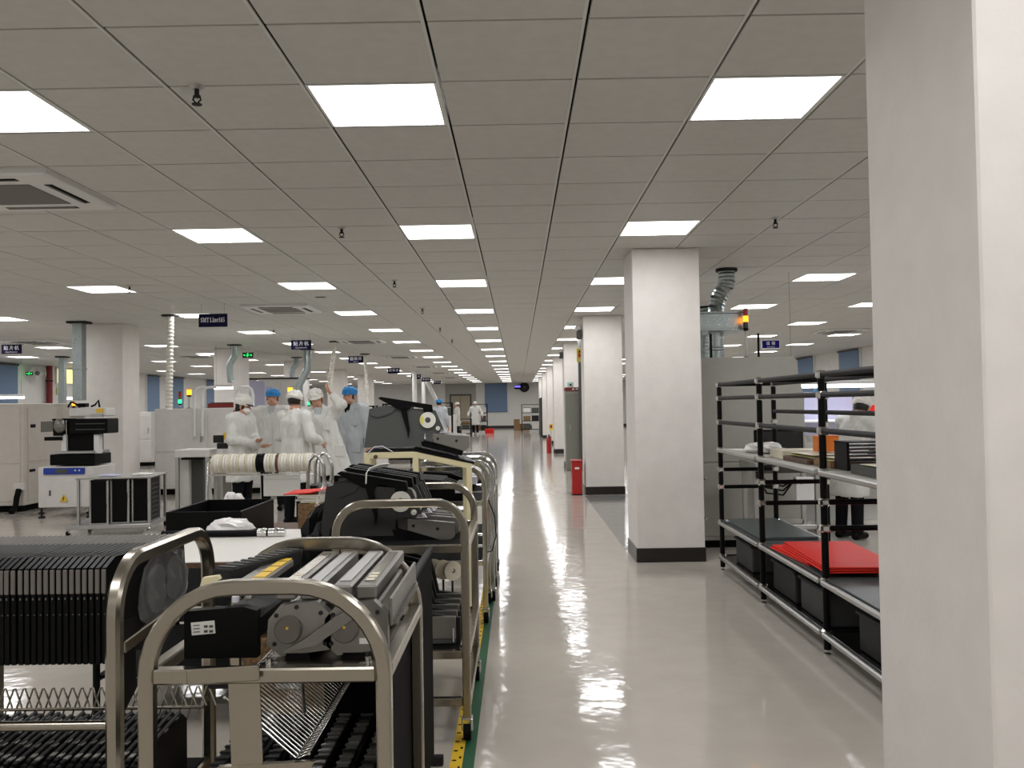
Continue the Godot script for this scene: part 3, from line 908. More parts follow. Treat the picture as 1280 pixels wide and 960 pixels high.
# ---------------------------------------------------------------- lean-pipe rack on the right
func rack() -> void:
	var b := P(1.75, 0, 5.66)
	var o := thing("pipe_rack", "black lean-pipe rack with silver joints, open shelves and bare upper rails", "rack", b)
	var ds := [7.56, 6.31, 5.02, 3.74]
	var xr := 0.47
	var r := 0.0165
	var joints := G()
	for d in ds:
		var z: float = -d - b.z
		for x in [0.0, xr]:
			part(o, "post", G().rod(Vector3(x, 0.03, z), Vector3(x, 1.605, z), r + 0.004, 10), M.black)
			part(o, "foot", G().lathe([Vector2(0, 0), Vector2(0.022, 0), Vector2(0.022, 0.008), Vector2(0.008, 0.014), Vector2(0.008, 0.04)], Vector3(x, 0, z), Vector3.UP, 12), M.chrome)
		for y in [0.87, 0.72, 1.605, 1.02, 0.40, 0.12]:
			part(o, "side_bar", G().rod(Vector3(0, y, z), Vector3(xr, y, z), r, 10), M.black)
		for y in [1.605, 1.487, 1.28, 1.04, 0.87, 0.72, 0.415, 0.12]:
			for x in [0.0, xr]:
				part(o, "joint", G().cbox(Vector3(x, y, z), Vector3(0.056, 0.05, 0.056), 0.012), M.chrome, "silver clamp joint")
	for k in 3:
		var z0: float = -ds[k] - b.z
		var z1: float = -ds[k + 1] - b.z
		for y in [1.605, 1.487, 1.28]:
			part(o, "long_bar", G().rod(Vector3(0, y, z0), Vector3(0, y, z1), r, 10), M.dark_grey)
		for y in [1.605, 1.368]:
			part(o, "long_bar", G().rod(Vector3(xr, y, z0), Vector3(xr, y, z1), r, 10), M.dark_grey)
		for y in [1.04, 0.415, 0.12]:
			part(o, "front_rail", G().cbox(Vector3(-0.03, y, (z0 + z1) / 2), Vector3(0.028, 0.032, z1 - z0 - 0.05), 0.008), M.alu, "silver shelf edge rail")
			part(o, "back_rail", G().cbox(Vector3(xr + 0.03, y, (z0 + z1) / 2), Vector3(0.028, 0.032, z1 - z0 - 0.05), 0.008), M.alu)
		part(o, "shelf", G().cbox(Vector3(xr / 2, 1.045, (z0 + z1) / 2), Vector3(xr, 0.012, z1 - z0 - 0.03), 0.002), M.machine_grey)
		part(o, "shelf", G().cbox(Vector3(xr / 2, 0.425, (z0 + z1) / 2), Vector3(xr, 0.012, z1 - z0 - 0.03), 0.002), M.mat, "dark green-grey shelf mat")
		part(o, "shelf", G().cbox(Vector3(xr / 2, 0.125, (z0 + z1) / 2), Vector3(xr, 0.01, z1 - z0 - 0.03), 0.002), M.black_gloss)
	# goods on the middle shelf
	var y1 := 1.051
	for e in [[5.74, 0.5, 0.36, 0.03, "wood", "flat brown tray of circuit boards on the rack's middle shelf"], [5.31, 0.3, 0.3, 0.045, "card", "cardboard tray of small parts on the rack's middle shelf"], [6.18, 0.3, 0.34, 0.06, "reel_cream", "cream component tray near the rack's middle post"], [4.55, 0.5, 0.34, 0.05, "slate", "grey magazine of circuit boards on the rack near the big column"]]:
		var c := P(2.0, y1, e[0])
		var q := thing("component_tray", e[5], "tray", c)
		var w: float = e[2]
		var dl: float = e[1]
		part(q, "tray_base", G().cbox(Vector3(0, 0.006, 0), Vector3(w, 0.012, dl), 0.003), M[e[4]])
		for s in [-1, 1]:
			part(q, "tray_side", G().cbox(Vector3(s * w / 2, e[3] / 2, 0), Vector3(0.012, e[3], dl), 0.003), M[e[4]])
			part(q, "tray_end", G().cbox(Vector3(0, e[3] / 2, s * dl / 2), Vector3(w, e[3], 0.012), 0.003), M[e[4]])
		for k in 6:
			part(q, "circuit_board", G().cbox(Vector3(rng.randf_range(-0.02, 0.02), 0.02 + k * 0.007, rng.randf_range(-0.02, 0.02)), Vector3(w * 0.8, 0.003, dl * 0.8), 0.001, Basis(Vector3.UP, rng.randf_range(-0.08, 0.08))), [M.card, M.wood, M.paper, M.yellow_pale, M.slate, M.reel_cream][k])
	var pk := thing("plastic_bag", "crumpled white plastic bag lying at the far end of the middle shelf", "bag", P(1.93, y1, 6.85))
	part(pk, "bag_body", G().ball(Vector3(0, 0.035, 0), Vector3(0.14, 0.045, 0.2), 18, 0.5, 4), M.bag)
	pk = thing("paper_sheet", "white paper lying flat on the middle shelf by the end post", "paper", P(1.95, y1, 7.3))
	part(pk, "sheet", G().box(Vector3(0, 0.002, 0), Vector3(0.3, 0.003, 0.3), Basis(Vector3.UP, 0.2)), M.paper)
	pk = thing("orange_box", "small orange carton on the boards of the middle shelf", "box", P(2.05, y1 + 0.064, 5.82))
	part(pk, "carton", G().cbox(Vector3(0, 0.05, 0), Vector3(0.14, 0.1, 0.1), 0.003), M.orange)
	part(pk, "lid", G().cbox(Vector3(0, 0.102, 0), Vector3(0.146, 0.006, 0.106), 0.002), M.orange)
	for k in 2:
		pk = thing("board_magazine", ["black slotted board magazine standing by the rack's middle post", "black slotted board magazine at the rack end beside the big column"][k], "magazine", P(2.0, y1, [5.05, 4.15][k]))
		for s in [-1, 1]: part(pk, "side_wall", G().cbox(Vector3(s * 0.13, 0.08, 0), Vector3(0.015, 0.16, 0.2), 0.003), M.black)
		for q in 7: part(pk, "slot_rib", G().cbox(Vector3(0, 0.02 + q * 0.02, 0), Vector3(0.25, 0.004, 0.19), 0.001), [M.dark_grey, M.wood][q % 2])
		part(pk, "top_plate", G().cbox(Vector3(0, 0.163, 0), Vector3(0.28, 0.008, 0.2), 0.002), M.black)
	# lower shelf
	for k in 5:
		pk = thing("red_sheet", "flat red plastic sheet in the slanting pile on the lower shelf", "plastic sheet", P(1.98 + k * 0.006, 0.431 + k * 0.013, 5.62 + (0.14 if k < 2 else -0.12)), "red sheets piled on the lower shelf")
		var bb := Basis(Vector3.UP, [0.06, 0.02, -0.04, -0.03, -0.05][k])
		part(pk, "panel", G().cbox(Vector3(0, 0.0055, 0), Vector3(0.44, 0.010, 0.95 if k >= 2 else 0.7), 0.003, bb), M.red_sheet)
	pk = thing("grey_panel", "flat grey-green plastic panel on the far bay of the lower shelf", "panel", P(1.98, 0.431, 6.95))
	part(pk, "panel", G().cbox(Vector3(0, 0.012, 0), Vector3(0.43, 0.024, 1.05), 0.004), M.mat)
	pk = thing("cardboard_box", "brown cardboard box behind the rack's middle post on the lower shelf", "box", P(2.1, 0.431, 4.72))
	part(pk, "box_body", G().cbox(Vector3(0, 0.09, 0), Vector3(0.2, 0.18, 0.3), 0.004), M.wood)
	part(pk, "flap", G().cbox(Vector3(0, 0.184, 0.08), Vector3(0.2, 0.006, 0.14), 0.001, Basis(Vector3.RIGHT, -0.15)), M.card)
	# bins in the dark below
	for k in 4:
		pk = thing("storage_crate", "dark grey storage crate on the bottom level of the pipe rack", "crate", P(1.98, 0.13, [7.0, 5.95, 5.35, 4.4][k]), "crates under the lower shelf")
		var hh := 0.2
		part(pk, "crate_body", G().cbox(Vector3(0, hh / 2, 0), Vector3(0.38, hh, 0.5), 0.01), M.dark_grey if k % 2 else M.plate_dark)
		part(pk, "rim", G().cbox(Vector3(0, hh, 0), Vector3(0.41, 0.02, 0.53), 0.006), M.dark_grey)

# ---------------------------------------------------------------- things standing along the aisle columns
func aisle_items() -> void:
	var b := P(0.93, 0, 14.1)
	var o := thing("extinguisher_box", "red fire extinguisher box at the foot of the second aisle column", "fire box", b)
	part(o, "cabinet_body", G().cbox(Vector3(0, 0.275, 0), Vector3(0.16, 0.53, 0.3), 0.01), M.red)
	part(o, "lid", G().cbox(Vector3(0, 0.545, 0), Vector3(0.18, 0.02, 0.32), 0.006), M.red)
	part(o, "foot_rail", G().cbox(Vector3(0, 0.006, 0), Vector3(0.17, 0.012, 0.3), 0.002), M.black)
	part(o, "label_plate", G().box(Vector3(0, 0.43, 0.151), Vector3(0.07, 0.03, 0.003)), M.paper)
	b = P(1.28, 0, 19.35)
	o = thing("steel_cabinet", "tall grey-green steel cabinet with red top band beside the aisle", "cabinet", b)
	part(o, "cabinet_body", G().cbox(Vector3(0, 0.88, 0), Vector3(0.46, 1.74, 0.5), 0.005), M.cabinet)
	part(o, "top_band", G().cbox(Vector3(0, 1.79, 0.003), Vector3(0.47, 0.08, 0.505), 0.004), M.red_dark, "red top band")
	part(o, "door", G().cbox(Vector3(0.0, 0.87, 0.254), Vector3(0.42, 1.66, 0.012), 0.004), M.cabinet)
	part(o, "handle", G().cbox(Vector3(-0.14, 0.95, 0.268), Vector3(0.02, 0.12, 0.02), 0.005), M.alu)
	part(o, "band_print", G().box(Vector3(-0.06, 1.785, 0.257), Vector3(0.05, 0.03, 0.002)).box(Vector3(0.02, 1.79, 0.257), Vector3(0.05, 0.03, 0.002)), M.letter, "pale worn print on the band")
	o = thing("alarm_box", "small pale green call box above the grey cabinet", "alarm box", P(1.18, 1.832, 19.4))
	part(o, "case", G().cbox(Vector3(0, 0.06, 0), Vector3(0.13, 0.12, 0.08), 0.006), paint(Color(0.62, 0.76, 0.74), 0.5))
	part(o, "button", G().lathe([Vector2(0, 0.012), Vector2(0.022, 0.012), Vector2(0.022, 0)], Vector3(0, 0.06, 0.04), Vector3.BACK, 12), M.dark_grey)
	o = thing("conduit_pipe", "grey vertical pipe between the second and third aisle columns", "pipe", P(1.42, 0, 19.0))
	part(o, "pipe_run", G().rod(Vector3(0, 0.0, 0), Vector3(0, TOP, 0), 0.09, 16), M.slate)
	o = thing("safety_notice", "yellow-green safety notice with red picture on the vertical pipe", "notice", at(724.5, 444, 18.86))
	part(o, "board", G().cbox(Vector3.ZERO, Vector3(0.13, 0.3, 0.012), 0.002), M.yellow_pale)
	part(o, "picture_field", G().box(Vector3(0, 0.04, 0.007), Vector3(0.085, 0.18, 0.002)), M.yellow)
	part(o, "red_field", G().box(Vector3(0, -0.005, 0.009), Vector3(0.06, 0.08, 0.002)), M.red)
	part(o, "triangle", G().prism(PackedVector2Array([Vector2(-0.03, 0.055), Vector2(0.03, 0.055), Vector2(0, 0.115)]), 0.008, 0.0105), M.black_matte)
	o = thing("fire_extinguisher", "small red fire extinguisher at a farther aisle column's foot", "fire extinguisher", P(0.92, 0, 26.2))
	part(o, "cylinder", G().lathe([Vector2(0, 0), Vector2(0.08, 0), Vector2(0.08, 0.42), Vector2(0.03, 0.5), Vector2(0, 0.5)], Vector3.ZERO, Vector3.UP, 14), M.red)
	part(o, "valve", G().cbox(Vector3(0, 0.53, 0), Vector3(0.04, 0.06, 0.1), 0.006), M.black)
	part(o, "hose", G().tube([Vector3(0, 0.53, 0.05), Vector3(0.06, 0.46, 0.08), Vector3(0.08, 0.25, 0.06)], 0.011, 6), M.rubber)
	o = thing("safety_notice", "small yellow notice above the farther extinguisher", "notice", P(0.98, 0.78, 26.0))
	part(o, "board", G().cbox(Vector3(0, 0, 0), Vector3(0.13, 0.2, 0.01), 0.002), M.yellow_pale)
	part(o, "print", G().box(Vector3(0, 0.02, 0.006), Vector3(0.07, 0.09, 0.002)), M.red)
	part(o, "post", G().rod(Vector3(0, -0.78, -0.012), Vector3(0, -0.1, -0.012), 0.01, 8), M.alu)
	for k in 2:
		var d: float = [13.95, 19.95][k]
		o = thing("emergency_lamp", ["small emergency lamp high on the second aisle column", "small emergency lamp high on the third aisle column"][k], "lamp", P(1.03, 2.66, d + 0.35))
		part(o, "lamp_case", G().cbox(Vector3(0, -0.06, 0), Vector3(0.08, 0.14, 0.24), 0.01), M.slate)
		for z in [-0.08, 0.08]:
			part(o, "lamp_head", G().ball(Vector3(-0.02, 0.05, z), Vector3(0.05, 0.05, 0.05), 12), M.white_metal)

# ---------------------------------------------------------------- machines on the left
func caster(o: Node3D, c: Vector3, r := 0.04) -> void:
	part(o, "caster_fork", G().cbox(c + Vector3(0, r * 1.6, 0), Vector3(r * 1.1, r * 1.3, r * 1.3), 0.006), M.chrome)
	part(o, "caster_wheel", G().lathe([Vector2(0, -r * 0.35), Vector2(r, -r * 0.35), Vector2(r, r * 0.35), Vector2(0, r * 0.35)], c + Vector3(0, r, 0), Vector3.RIGHT, 16), M.rubber)

func left_machines() -> void:
	# big white housing at the left edge
	var b := P(-8.6, 0, 13.9)
	var o := thing("oven_housing", "large off-white machine housing behind the screen printer", "machine", b)
	part(o, "housing_body", G().cbox(Vector3(0, 0.85, 0), Vector3(2.7, 1.5, 2.4), 0.01), M.machine_warm)
	part(o, "plinth", G().cbox(Vector3(0, 0.05, 0), Vector3(2.5, 0.1, 2.2), 0.004), M.black_matte)
	part(o, "front_door", G().cbox(Vector3(0.2, 1.13, 1.205), Vector3(2.2, 0.82, 0.012), 0.004), M.machine_warm)
	part(o, "front_door", G().cbox(Vector3(0.2, 0.43, 1.205), Vector3(2.2, 0.54, 0.012), 0.004), M.machine_warm)
	part(o, "side_panel", G().cbox(Vector3(1.354, 1.13, 0), Vector3(0.012, 0.8, 2.2), 0.004), M.machine_warm)
	part(o, "side_panel", G().cbox(Vector3(1.354, 0.43, 0), Vector3(0.012, 0.54, 2.2), 0.004), M.machine_warm)
	part(o, "display_window", G().cbox(Vector3(1.362, 1.24, 0.55), Vector3(0.01, 0.16, 0.42), 0.003), M.grille, "dark square window")
	part(o, "switch", G().cbox(Vector3(1.362, 1.26, 0.98), Vector3(0.02, 0.05, 0.12), 0.004), M.black)
	part(o, "switch", G().cbox(Vector3(1.362, 0.6, 1.0), Vector3(0.02, 0.04, 0.14), 0.004), M.black)
	part(o, "cable", G().tube([Vector3(1.3, 0.34, 1.24), Vector3(1.3, 0.22, 1.3), Vector3(1.28, 0.08, 1.29), Vector3(1.28, 0.02, 1.4)], 0.04, 8), M.rubber)
	part(o, "cable_gland", G().cbox(Vector3(1.3, 0.38, 1.22), Vector3(0.16, 0.1, 0.05), 0.006), M.machine)
	# signal light on it
	signal_tower(Vector3(at(92, 509, 12.2).x, at(86, 509.5, 12.05).y, -12.2), 0.075, [M.lamp_amber], 0.02, "tiny amber lamp on top of the screen printer's left side")
	# screen printer
	var pb := at(84, 640, 11.95)
	pb.y = 0
	o = thing("screen_printer", "small white and black solder paste screen printer with blue control panel", "screen printer", pb)
	var cw := 0.78
	for e in [[47, 92, 0.7], ]: pass
	part(o, "cabinet_body", from_px(47.5, 583, 118, 635, 11.95, 0.65, pb, 0.012), M.machine)
	part(o, "cabinet_door", from_px(57, 601, 101, 634, 11.935, 0.02, pb, 0.003), M.machine)
	var top := G(pb)
	var a0 := at(47.5, 590, 11.95); var a1 := at(108, 590, 11.95)
	var t0 := at(54, 583.5, 12.0); var t1 := at(112, 583.5, 12.0)
	part(o, "control_panel", from_px(54, 584.5, 105, 593.5, 11.925, 0.03, pb, 0.003), M.panel_blue, "blue control panel")
	part(o, "panel_keys", from_px(69, 586, 84, 592, 11.92, 0.01, pb, 0.002), M.slate)
	for px in [93, 98]: part(o, "button", from_px(px, 587, px + 1.6, 589, 11.915, 0.01, pb, 0.001), M.letter)
	var tp := at(80, 623, 11.93)
	var w := 0.055
	part(o, "warning_triangle", G(pb).prism(PackedVector2Array([Vector2(tp.x - w, tp.y - w * 0.8), Vector2(tp.x + w, tp.y - w * 0.8), Vector2(tp.x, tp.y + w)]), -11.915, -11.925), M.yellow, "yellow warning triangle")
	part(o, "warning_bolt", G(pb).prism(PackedVector2Array([Vector2(tp.x - 0.01, tp.y - 0.03), Vector2(tp.x + 0.012, tp.y - 0.004), Vector2(tp.x + 0.002, tp.y - 0.002), Vector2(tp.x + 0.008, tp.y + 0.03), Vector2(tp.x - 0.012, tp.y + 0.002), Vector2(tp.x - 0.002, tp.y)]), -11.91, -11.916), M.black_matte)
	part(o, "door_lock", from_px(61, 613, 63.5, 620, 11.93, 0.01, pb, 0.002), M.slate)
	for px in [52, 112]:
		for d in [12.0, 12.5]:
			var f := at(px, 640, d)
			part(o, "levelling_foot", G(pb).lathe([Vector2(0, 0), Vector2(0.045, 0), Vector2(0.045, 0.02), Vector2(0.015, 0.03), Vector2(0.015, 0.09)], Vector3(f.x, 0, f.z), Vector3.UP, 10), M.dark_grey)
	part(o, "table_base", from_px(62, 567.5, 118, 582, 12.0, 0.5, pb, 0.01), M.black)
	part(o, "print_table", from_px(67, 563.5, 116, 567.5, 11.98, 0.5, pb, 0.004), M.alu)
	for px in [76, 117]: part(o, "guide_post", from_px(px, 543, px + 6.5, 567, 12.05, 0.12, pb, 0.006), M.white_metal)
	part(o, "mast", from_px(83, 525, 117, 566, 12.1, 0.3, pb, 0.01), M.black)
	part(o, "print_head", from_px(85, 523, 134, 542.5, 12.0, 0.35, pb, 0.012), M.black)
	part(o, "guide_rod", from_px(94, 536, 130, 537.6, 11.98, 0.02, pb, 0.003), M.slate)
	part(o, "guide_rod", from_px(94, 529, 130, 530.5, 11.98, 0.02, pb, 0.003), M.slate)
	part(o, "head_cover", from_px(86, 509.5, 132, 521, 12.05, 0.3, pb, 0.012), M.machine)
	part(o, "side_bracket", from_px(65, 523, 90, 526, 12.0, 0.12, pb, 0.004), M.black)
	part(o, "squeegee_arm", from_px(66, 526, 78, 545, 12.02, 0.1, pb, 0.008), M.black)
	part(o, "squeegee_arm", from_px(55, 546, 76, 551, 12.0, 0.14, pb, 0.006), M.black)
	var mc := at(75, 532, 11.97)
	part(o, "motor", G(pb).ball(mc, Vector3(0.085, 0.1, 0.06), 14, 0.15, 3), M.feeder_metal)
	part(o, "warning_label", from_px(120.5, 510.5, 128.5, 516, 12.04, 0.01, pb, 0.001), M.yellow)
	part(o, "tool_tray", from_px(113, 517.5, 128, 521.5, 12.02, 0.03, pb, 0.003), M.alu)
	for e in [[[85, 509], [89, 502.5], [95, 505], [100, 509]], [[114, 508], [119, 506], [123, 500.5], [124.5, 509]]]:
		var pts := []
		for q in e: pts.append(at(q[0], q[1], 12.1))
		part(o, "air_hose", G(pb).tube(pts, 0.014, 8), M.rubber)
	part(o, "hose_mount", from_px(97, 504, 107, 509, 12.1, 0.1, pb, 0.004), M.black)
	# silver duct in front of the column
	var db := at(99, 404, 13.6)
	o = thing("exhaust_duct", "square silver exhaust duct dropping from ceiling to the machine beside the column", "duct", Vector3(db.x, TOP, db.z))
	part(o, "duct_shaft", G().cbox(Vector3(0, -0.62, 0), Vector3(0.15, 1.24, 0.15), 0.006), M.zinc)
	part(o, "ceiling_flange", G().cbox(Vector3(0, -0.02, 0), Vector3(0.3, 0.03, 0.24), 0.004), M.dark_grey)
	part(o, "joint_band", G().cbox(Vector3(0, -0.75, 0), Vector3(0.165, 0.03, 0.165), 0.004), M.zinc)
	db = at(78, 452, 22.0)
	o = thing("exhaust_duct", "farther grey square duct between the red pipe and the silver duct", "duct", Vector3(db.x, TOP, db.z))
	part(o, "duct_shaft", G().cbox(Vector3(0, -0.66, 0), Vector3(0.15, 1.32, 0.15), 0.006), M.zinc)
	part(o, "ceiling_flange", G().cbox(Vector3(0, -0.02, 0), Vector3(0.26, 0.03, 0.26), 0.004), M.dark_grey)
	# tray trolley with black magazines
	var fb := at(150, 664, 10.6)
	fb.y = 0
	o = thing("magazine_trolley", "low silver trolley holding tall black circuit board magazines", "trolley", fb)
	var x0 := at(96, 660, 10.75).x - fb.x
	var x1 := at(166, 660, 10.35).x - fb.x
	var bas := Basis(Vector3.UP, 0.12)
	part(o, "base_frame", G().cbox(bas * Vector3(-0.02, 0.1, 0), Vector3(0.95, 0.05, 0.75), 0.006, bas), M.alu)
	for x in [-0.47, 0.44]:
		for z in [-0.35, 0.35]:
			caster(o, bas * Vector3(x, 0, z), 0.035)
	for x in [-0.36, 0.44]:
		for z in [-0.33, 0.33]:
			part(o, "post", G().bar(bas * Vector3(x, 0.125, z), bas * Vector3(x, 0.66, z), 0.03, 0.03), M.alu)
	part(o, "top_shelf", G().cbox(bas * Vector3(0.04, 0.67, 0), Vector3(0.86, 0.02, 0.72), 0.003, bas), M.machine_grey)
	for k in 3:
		var mg := thing("board_magazine", ["tall black board magazine with alloy edge on the low trolley", "wide black board magazine in the middle of the low trolley", "black board magazine with open slots at the trolley's end"][k], "magazine", fb + bas * Vector3([-0.14, 0.08, 0.31][k], 0.125, [0.1, 0.05, 0.0][k]))
		mg.rotation.y = 0.12
		var ww: float = [0.2, 0.2, 0.2][k]
		for z in [-0.2, 0.2]:
			for x in [-1, 1]: part(mg, "edge_post", G().cbox(Vector3(x * ww / 2, 0.26, z), Vector3(0.02, 0.52, 0.02), 0.003), M.alu)
		part(mg, "front_wall", G().cbox(Vector3(0, 0.26, 0.205), Vector3(ww - 0.03, 0.5, 0.01), 0.003), M.black)
		for x in [-1, 1]: part(mg, "slot_wall", G().cbox(Vector3(x * (ww / 2 - 0.004), 0.26, 0), Vector3(0.01, 0.5, 0.36), 0.003), M.black)
		part(mg, "end_plate", G().cbox(Vector3(0, 0.008, 0), Vector3(ww, 0.016, 0.42), 0.003), M.alu)
		part(mg, "end_plate", G().cbox(Vector3(0, 0.512, 0), Vector3(ww, 0.016, 0.42), 0.003), M.dark_grey)
		for q in 8: part(mg, "board_edge", G().cbox(Vector3(ww / 2 + 0.002, 0.06 + q * 0.055, 0), Vector3(0.006, 0.012, 0.3), 0.001), M.slate)
	for k in 2:
		var pb2 := thing("paper_stack", ["white papers lying on the low magazine trolley", "grey rag lying on the low magazine trolley"][k], "paper", fb + bas * Vector3([0.3, -0.05][k], 0.681, [0.1, 0.2][k]))
		part(pb2, "sheets", G().ball(Vector3(0, 0.01, 0), Vector3(0.13, 0.02, 0.1), 12, 0.3, k + 2), [M.paper, M.lilac][k])

# machines of the assembly lines behind the people
func white_machine(px0: float, px1: float, py: float, d: float, depth: float, label: String, m: Material) -> Node3D:
	var a := at(px0, py, d)
	var c := at(px1, py, d)
	var b := Vector3((a.x + c.x) / 2, 0, -d)
	var o := thing("placement_machine", label, "machine", b)
	var w := c.x - a.x
	var h := a.y
	part(o, "housing_body", G().cbox(Vector3(0, (h + 0.1) / 2, -depth / 2), Vector3(w, h - 0.1, depth), 0.015), m)
	part(o, "plinth", G().cbox(Vector3(0, 0.055, -depth / 2), Vector3(w - 0.1, 0.11, depth - 0.1), 0.004), M.black_matte)
	var n := maxi(1, int(w / 0.8))
	for k in n:
		var cx := -w / 2 + w * (k + 0.5) / n
		part(o, "cover", G().cbox(Vector3(cx, h * 0.72, 0.004), Vector3(w / n - 0.03, h * 0.44, 0.012), 0.004), m)
		part(o, "lower_door", G().cbox(Vector3(cx, h * 0.29, 0.004), Vector3(w / n - 0.03, h * 0.36, 0.012), 0.004), m)
		part(o, "grip", G().cbox(Vector3(cx + w / n * 0.38, h * 0.66, 0.02), Vector3(0.02, 0.16, 0.025), 0.006), M.alu)
	return o

func left_background() -> void:
	var o := white_machine(193, 392, 511, 15.0, 2.0, "long white placement machine behind the group of people", M.machine)
	var b := o.position
	part(o, "warning_label", from_px(279, 541, 286, 549, 14.985, 0.01, b, 0.001), M.yellow)
	part(o, "status_label", from_px(292, 512.5, 296.5, 524, 14.985, 0.01, b, 0.001), M.red)
	part(o, "status_label", from_px(292, 516.5, 296.5, 520.5, 14.98, 0.01, b, 0.001), M.orange)
	part(o, "status_label", from_px(292, 520.5, 296.5, 524, 14.978, 0.01, b, 0.001), M.green_line)
	# tube hand rails on its top
	for e in [[243, 251, 258], [253, 263, 270]]:
		var pts := []
		for q in [[e[0], 545], [e[0], 496], [e[0] + 1.5, 489], [e[0] + 5, 485], [e[1], 484], [e[2], 484]]:
			pts.append(at(q[0], q[1], 14.9))
		part(o, "hand_rail", G(b).tube(pts, 0.024, 8), M.white_metal)
	var pts2 := []
	for q in [[294, 512], [294, 496], [296, 488], [300, 484.5], [310, 484], [314, 487], [316, 494], [316, 512]]: pts2.append(at(q[0], q[1], 15.4))
	part(o, "hand_rail", G(b).tube(pts2, 0.03, 8), M.white_metal)
	signal_tower(at(225, 511, 15.6), 0.3, [M.lamp_red, paint(Color(0.45, 0.26, 0.1), 0.3), M.lamp_green], 0.028, "red and green signal light on the white placement machine")
	signal_tower(at(236.5, 511, 15.3), 0.34, [M.lamp_amber], 0.04, "tall amber signal light on the white placement machine")
	signal_tower(at(363, 511, 16.3), 0.4, [M.lamp_amber, M.lamp_green], 0.045, "amber and green signal light behind the white-capped man")
	signal_tower(at(386, 511, 16.0), 0.13, [M.lamp_green], 0.024, "small green signal light beside the leaning person's cap")
	o = white_machine(398, 470, 519, 17.5, 1.6, "white machine with black monitor behind the two standing people", M.machine)
	var mo := thing("monitor", "black monitor seen between the white-capped people", "monitor", at(383.5, 528, 14.6))
	part(mo, "housing", G().cbox(Vector3(0, 0, 0), Vector3(0.16, 0.2, 0.05), 0.006), M.black)
	part(mo, "screen", G().cbox(Vector3(0, 0.0, 0.027), Vector3(0.14, 0.17, 0.004), 0.001), M.black_gloss)
	part(mo, "arm", G().rod(Vector3(0, -0.05, -0.02), Vector3(0, -0.05, -0.42), 0.015, 8), M.alu)
	# red-topped low cabinet and lilac board behind
	b = at(283, 511, 17.6)
	o = thing("red_top_cabinet", "low cabinet with red top behind the white placement machine", "cabinet", Vector3(b.x, 0, b.z))
	part(o, "cabinet_body", G().cbox(Vector3(0, 0.74, 0), Vector3(0.56, 1.47, 0.5), 0.006), M.machine_grey)
	part(o, "top_band", G().cbox(Vector3(0, 1.53, 0), Vector3(0.58, 0.11, 0.52), 0.006), M.red_dark)
	part(o, "top_panel", G().cbox(Vector3(0, 1.595, 0), Vector3(0.5, 0.02, 0.44), 0.004), M.slate)
	b = at(321, 500, 21.5)
	o = thing("partition_board", "lilac partition board behind the blue-capped man", "partition", Vector3(b.x, 0, b.z))
	part(o, "board", G().cbox(Vector3(0, 1.15, 0), Vector3(0.42, 2.0, 0.04), 0.004), M.lilac)
	for x in [-0.18, 0.18]: part(o, "leg", G().bar(Vector3(x, 0, 0), Vector3(x, 0.2, 0), 0.04, 0.04), M.alu)
	b = at(355, 500, 22.5)
	o = thing("tall_cabinet", "tall white cabinet with a black top edge behind the blue-capped man", "cabinet", Vector3(b.x, 0, b.z))
	part(o, "cabinet_body", G().cbox(Vector3(0, 1.12, 0), Vector3(1.15, 2.2, 0.6), 0.006), M.machine)
	part(o, "top_edge", G().cbox(Vector3(-0.25, 2.24, 0), Vector3(1.7, 0.03, 0.64), 0.004), M.dark_grey)
	for x in [-0.29, 0.29]: part(o, "door", G().cbox(Vector3(x, 1.12, 0.305), Vector3(0.55, 2.1, 0.012), 0.004), M.machine)
	part(o, "door_window", G().cbox(Vector3(-0.32, 1.95, 0.313), Vector3(0.22, 0.16, 0.006), 0.002), M.lilac)
	part(o, "foot_rail", G().cbox(Vector3(0, 0.01, 0), Vector3(1.1, 0.02, 0.55), 0.002), M.black)
	# more machines further along the lines
	var labels := ["white placement machine in the second line, half hidden by feeders", "white machine of the third line seen past the feeders", "pale machine of the far line seen past the feeders"]
	for e in [[455, 530, 524, 24.0, 0], [505, 560, 521, 31.0, 1], [540, 568, 519, 38.0, 2]]:
		white_machine(e[0], e[1], e[2], e[3], 1.5, labels[e[4]], M.machine)
	white_machine(-60, 60, 511, 21.0, 1.5, "white machine of the far left line behind the oven housing", M.machine)
	white_machine(110, 190, 516, 23.0, 1.5, "white machine of the far left line behind the column", M.machine)
	# dark doorways and boards far left
	# hoses and ducts rising to the ceiling
	var spirals := [[213, 380, 211, 512, 12.9, 0.05, "pale spiral hose rising beside the line number sign", "spiral hose"], [419, 432, 411, 494, 18.5, 0.045, "pale spiral hose rising behind the leaning person", "hose"], [456, 446, 461, 520, 23.0, 0.04, "thin pale spiral hose beside the three-character sign", "hose"]]
	for e in spirals:
		var c := on_ceiling(e[0], e[1])
		var d: float = e[4]
		var t := at(e[0], e[1], d)
		t.y = TOP
		var f := at(e[2], e[3], d)
		o = thing("spiral_hose", e[6], "hose", t)
		hose(o, "hose_tube", [Vector3.ZERO, (f - t) * 0.3, (f - t) * 0.65, f - t], e[5], M.reel_white, 0.14, 0.055)
		part(o, "ceiling_ring", G().lathe([Vector2(0.13, 0), Vector2(0.13, -0.02), Vector2(0.07, -0.03)], Vector3.ZERO), M.dark_grey)
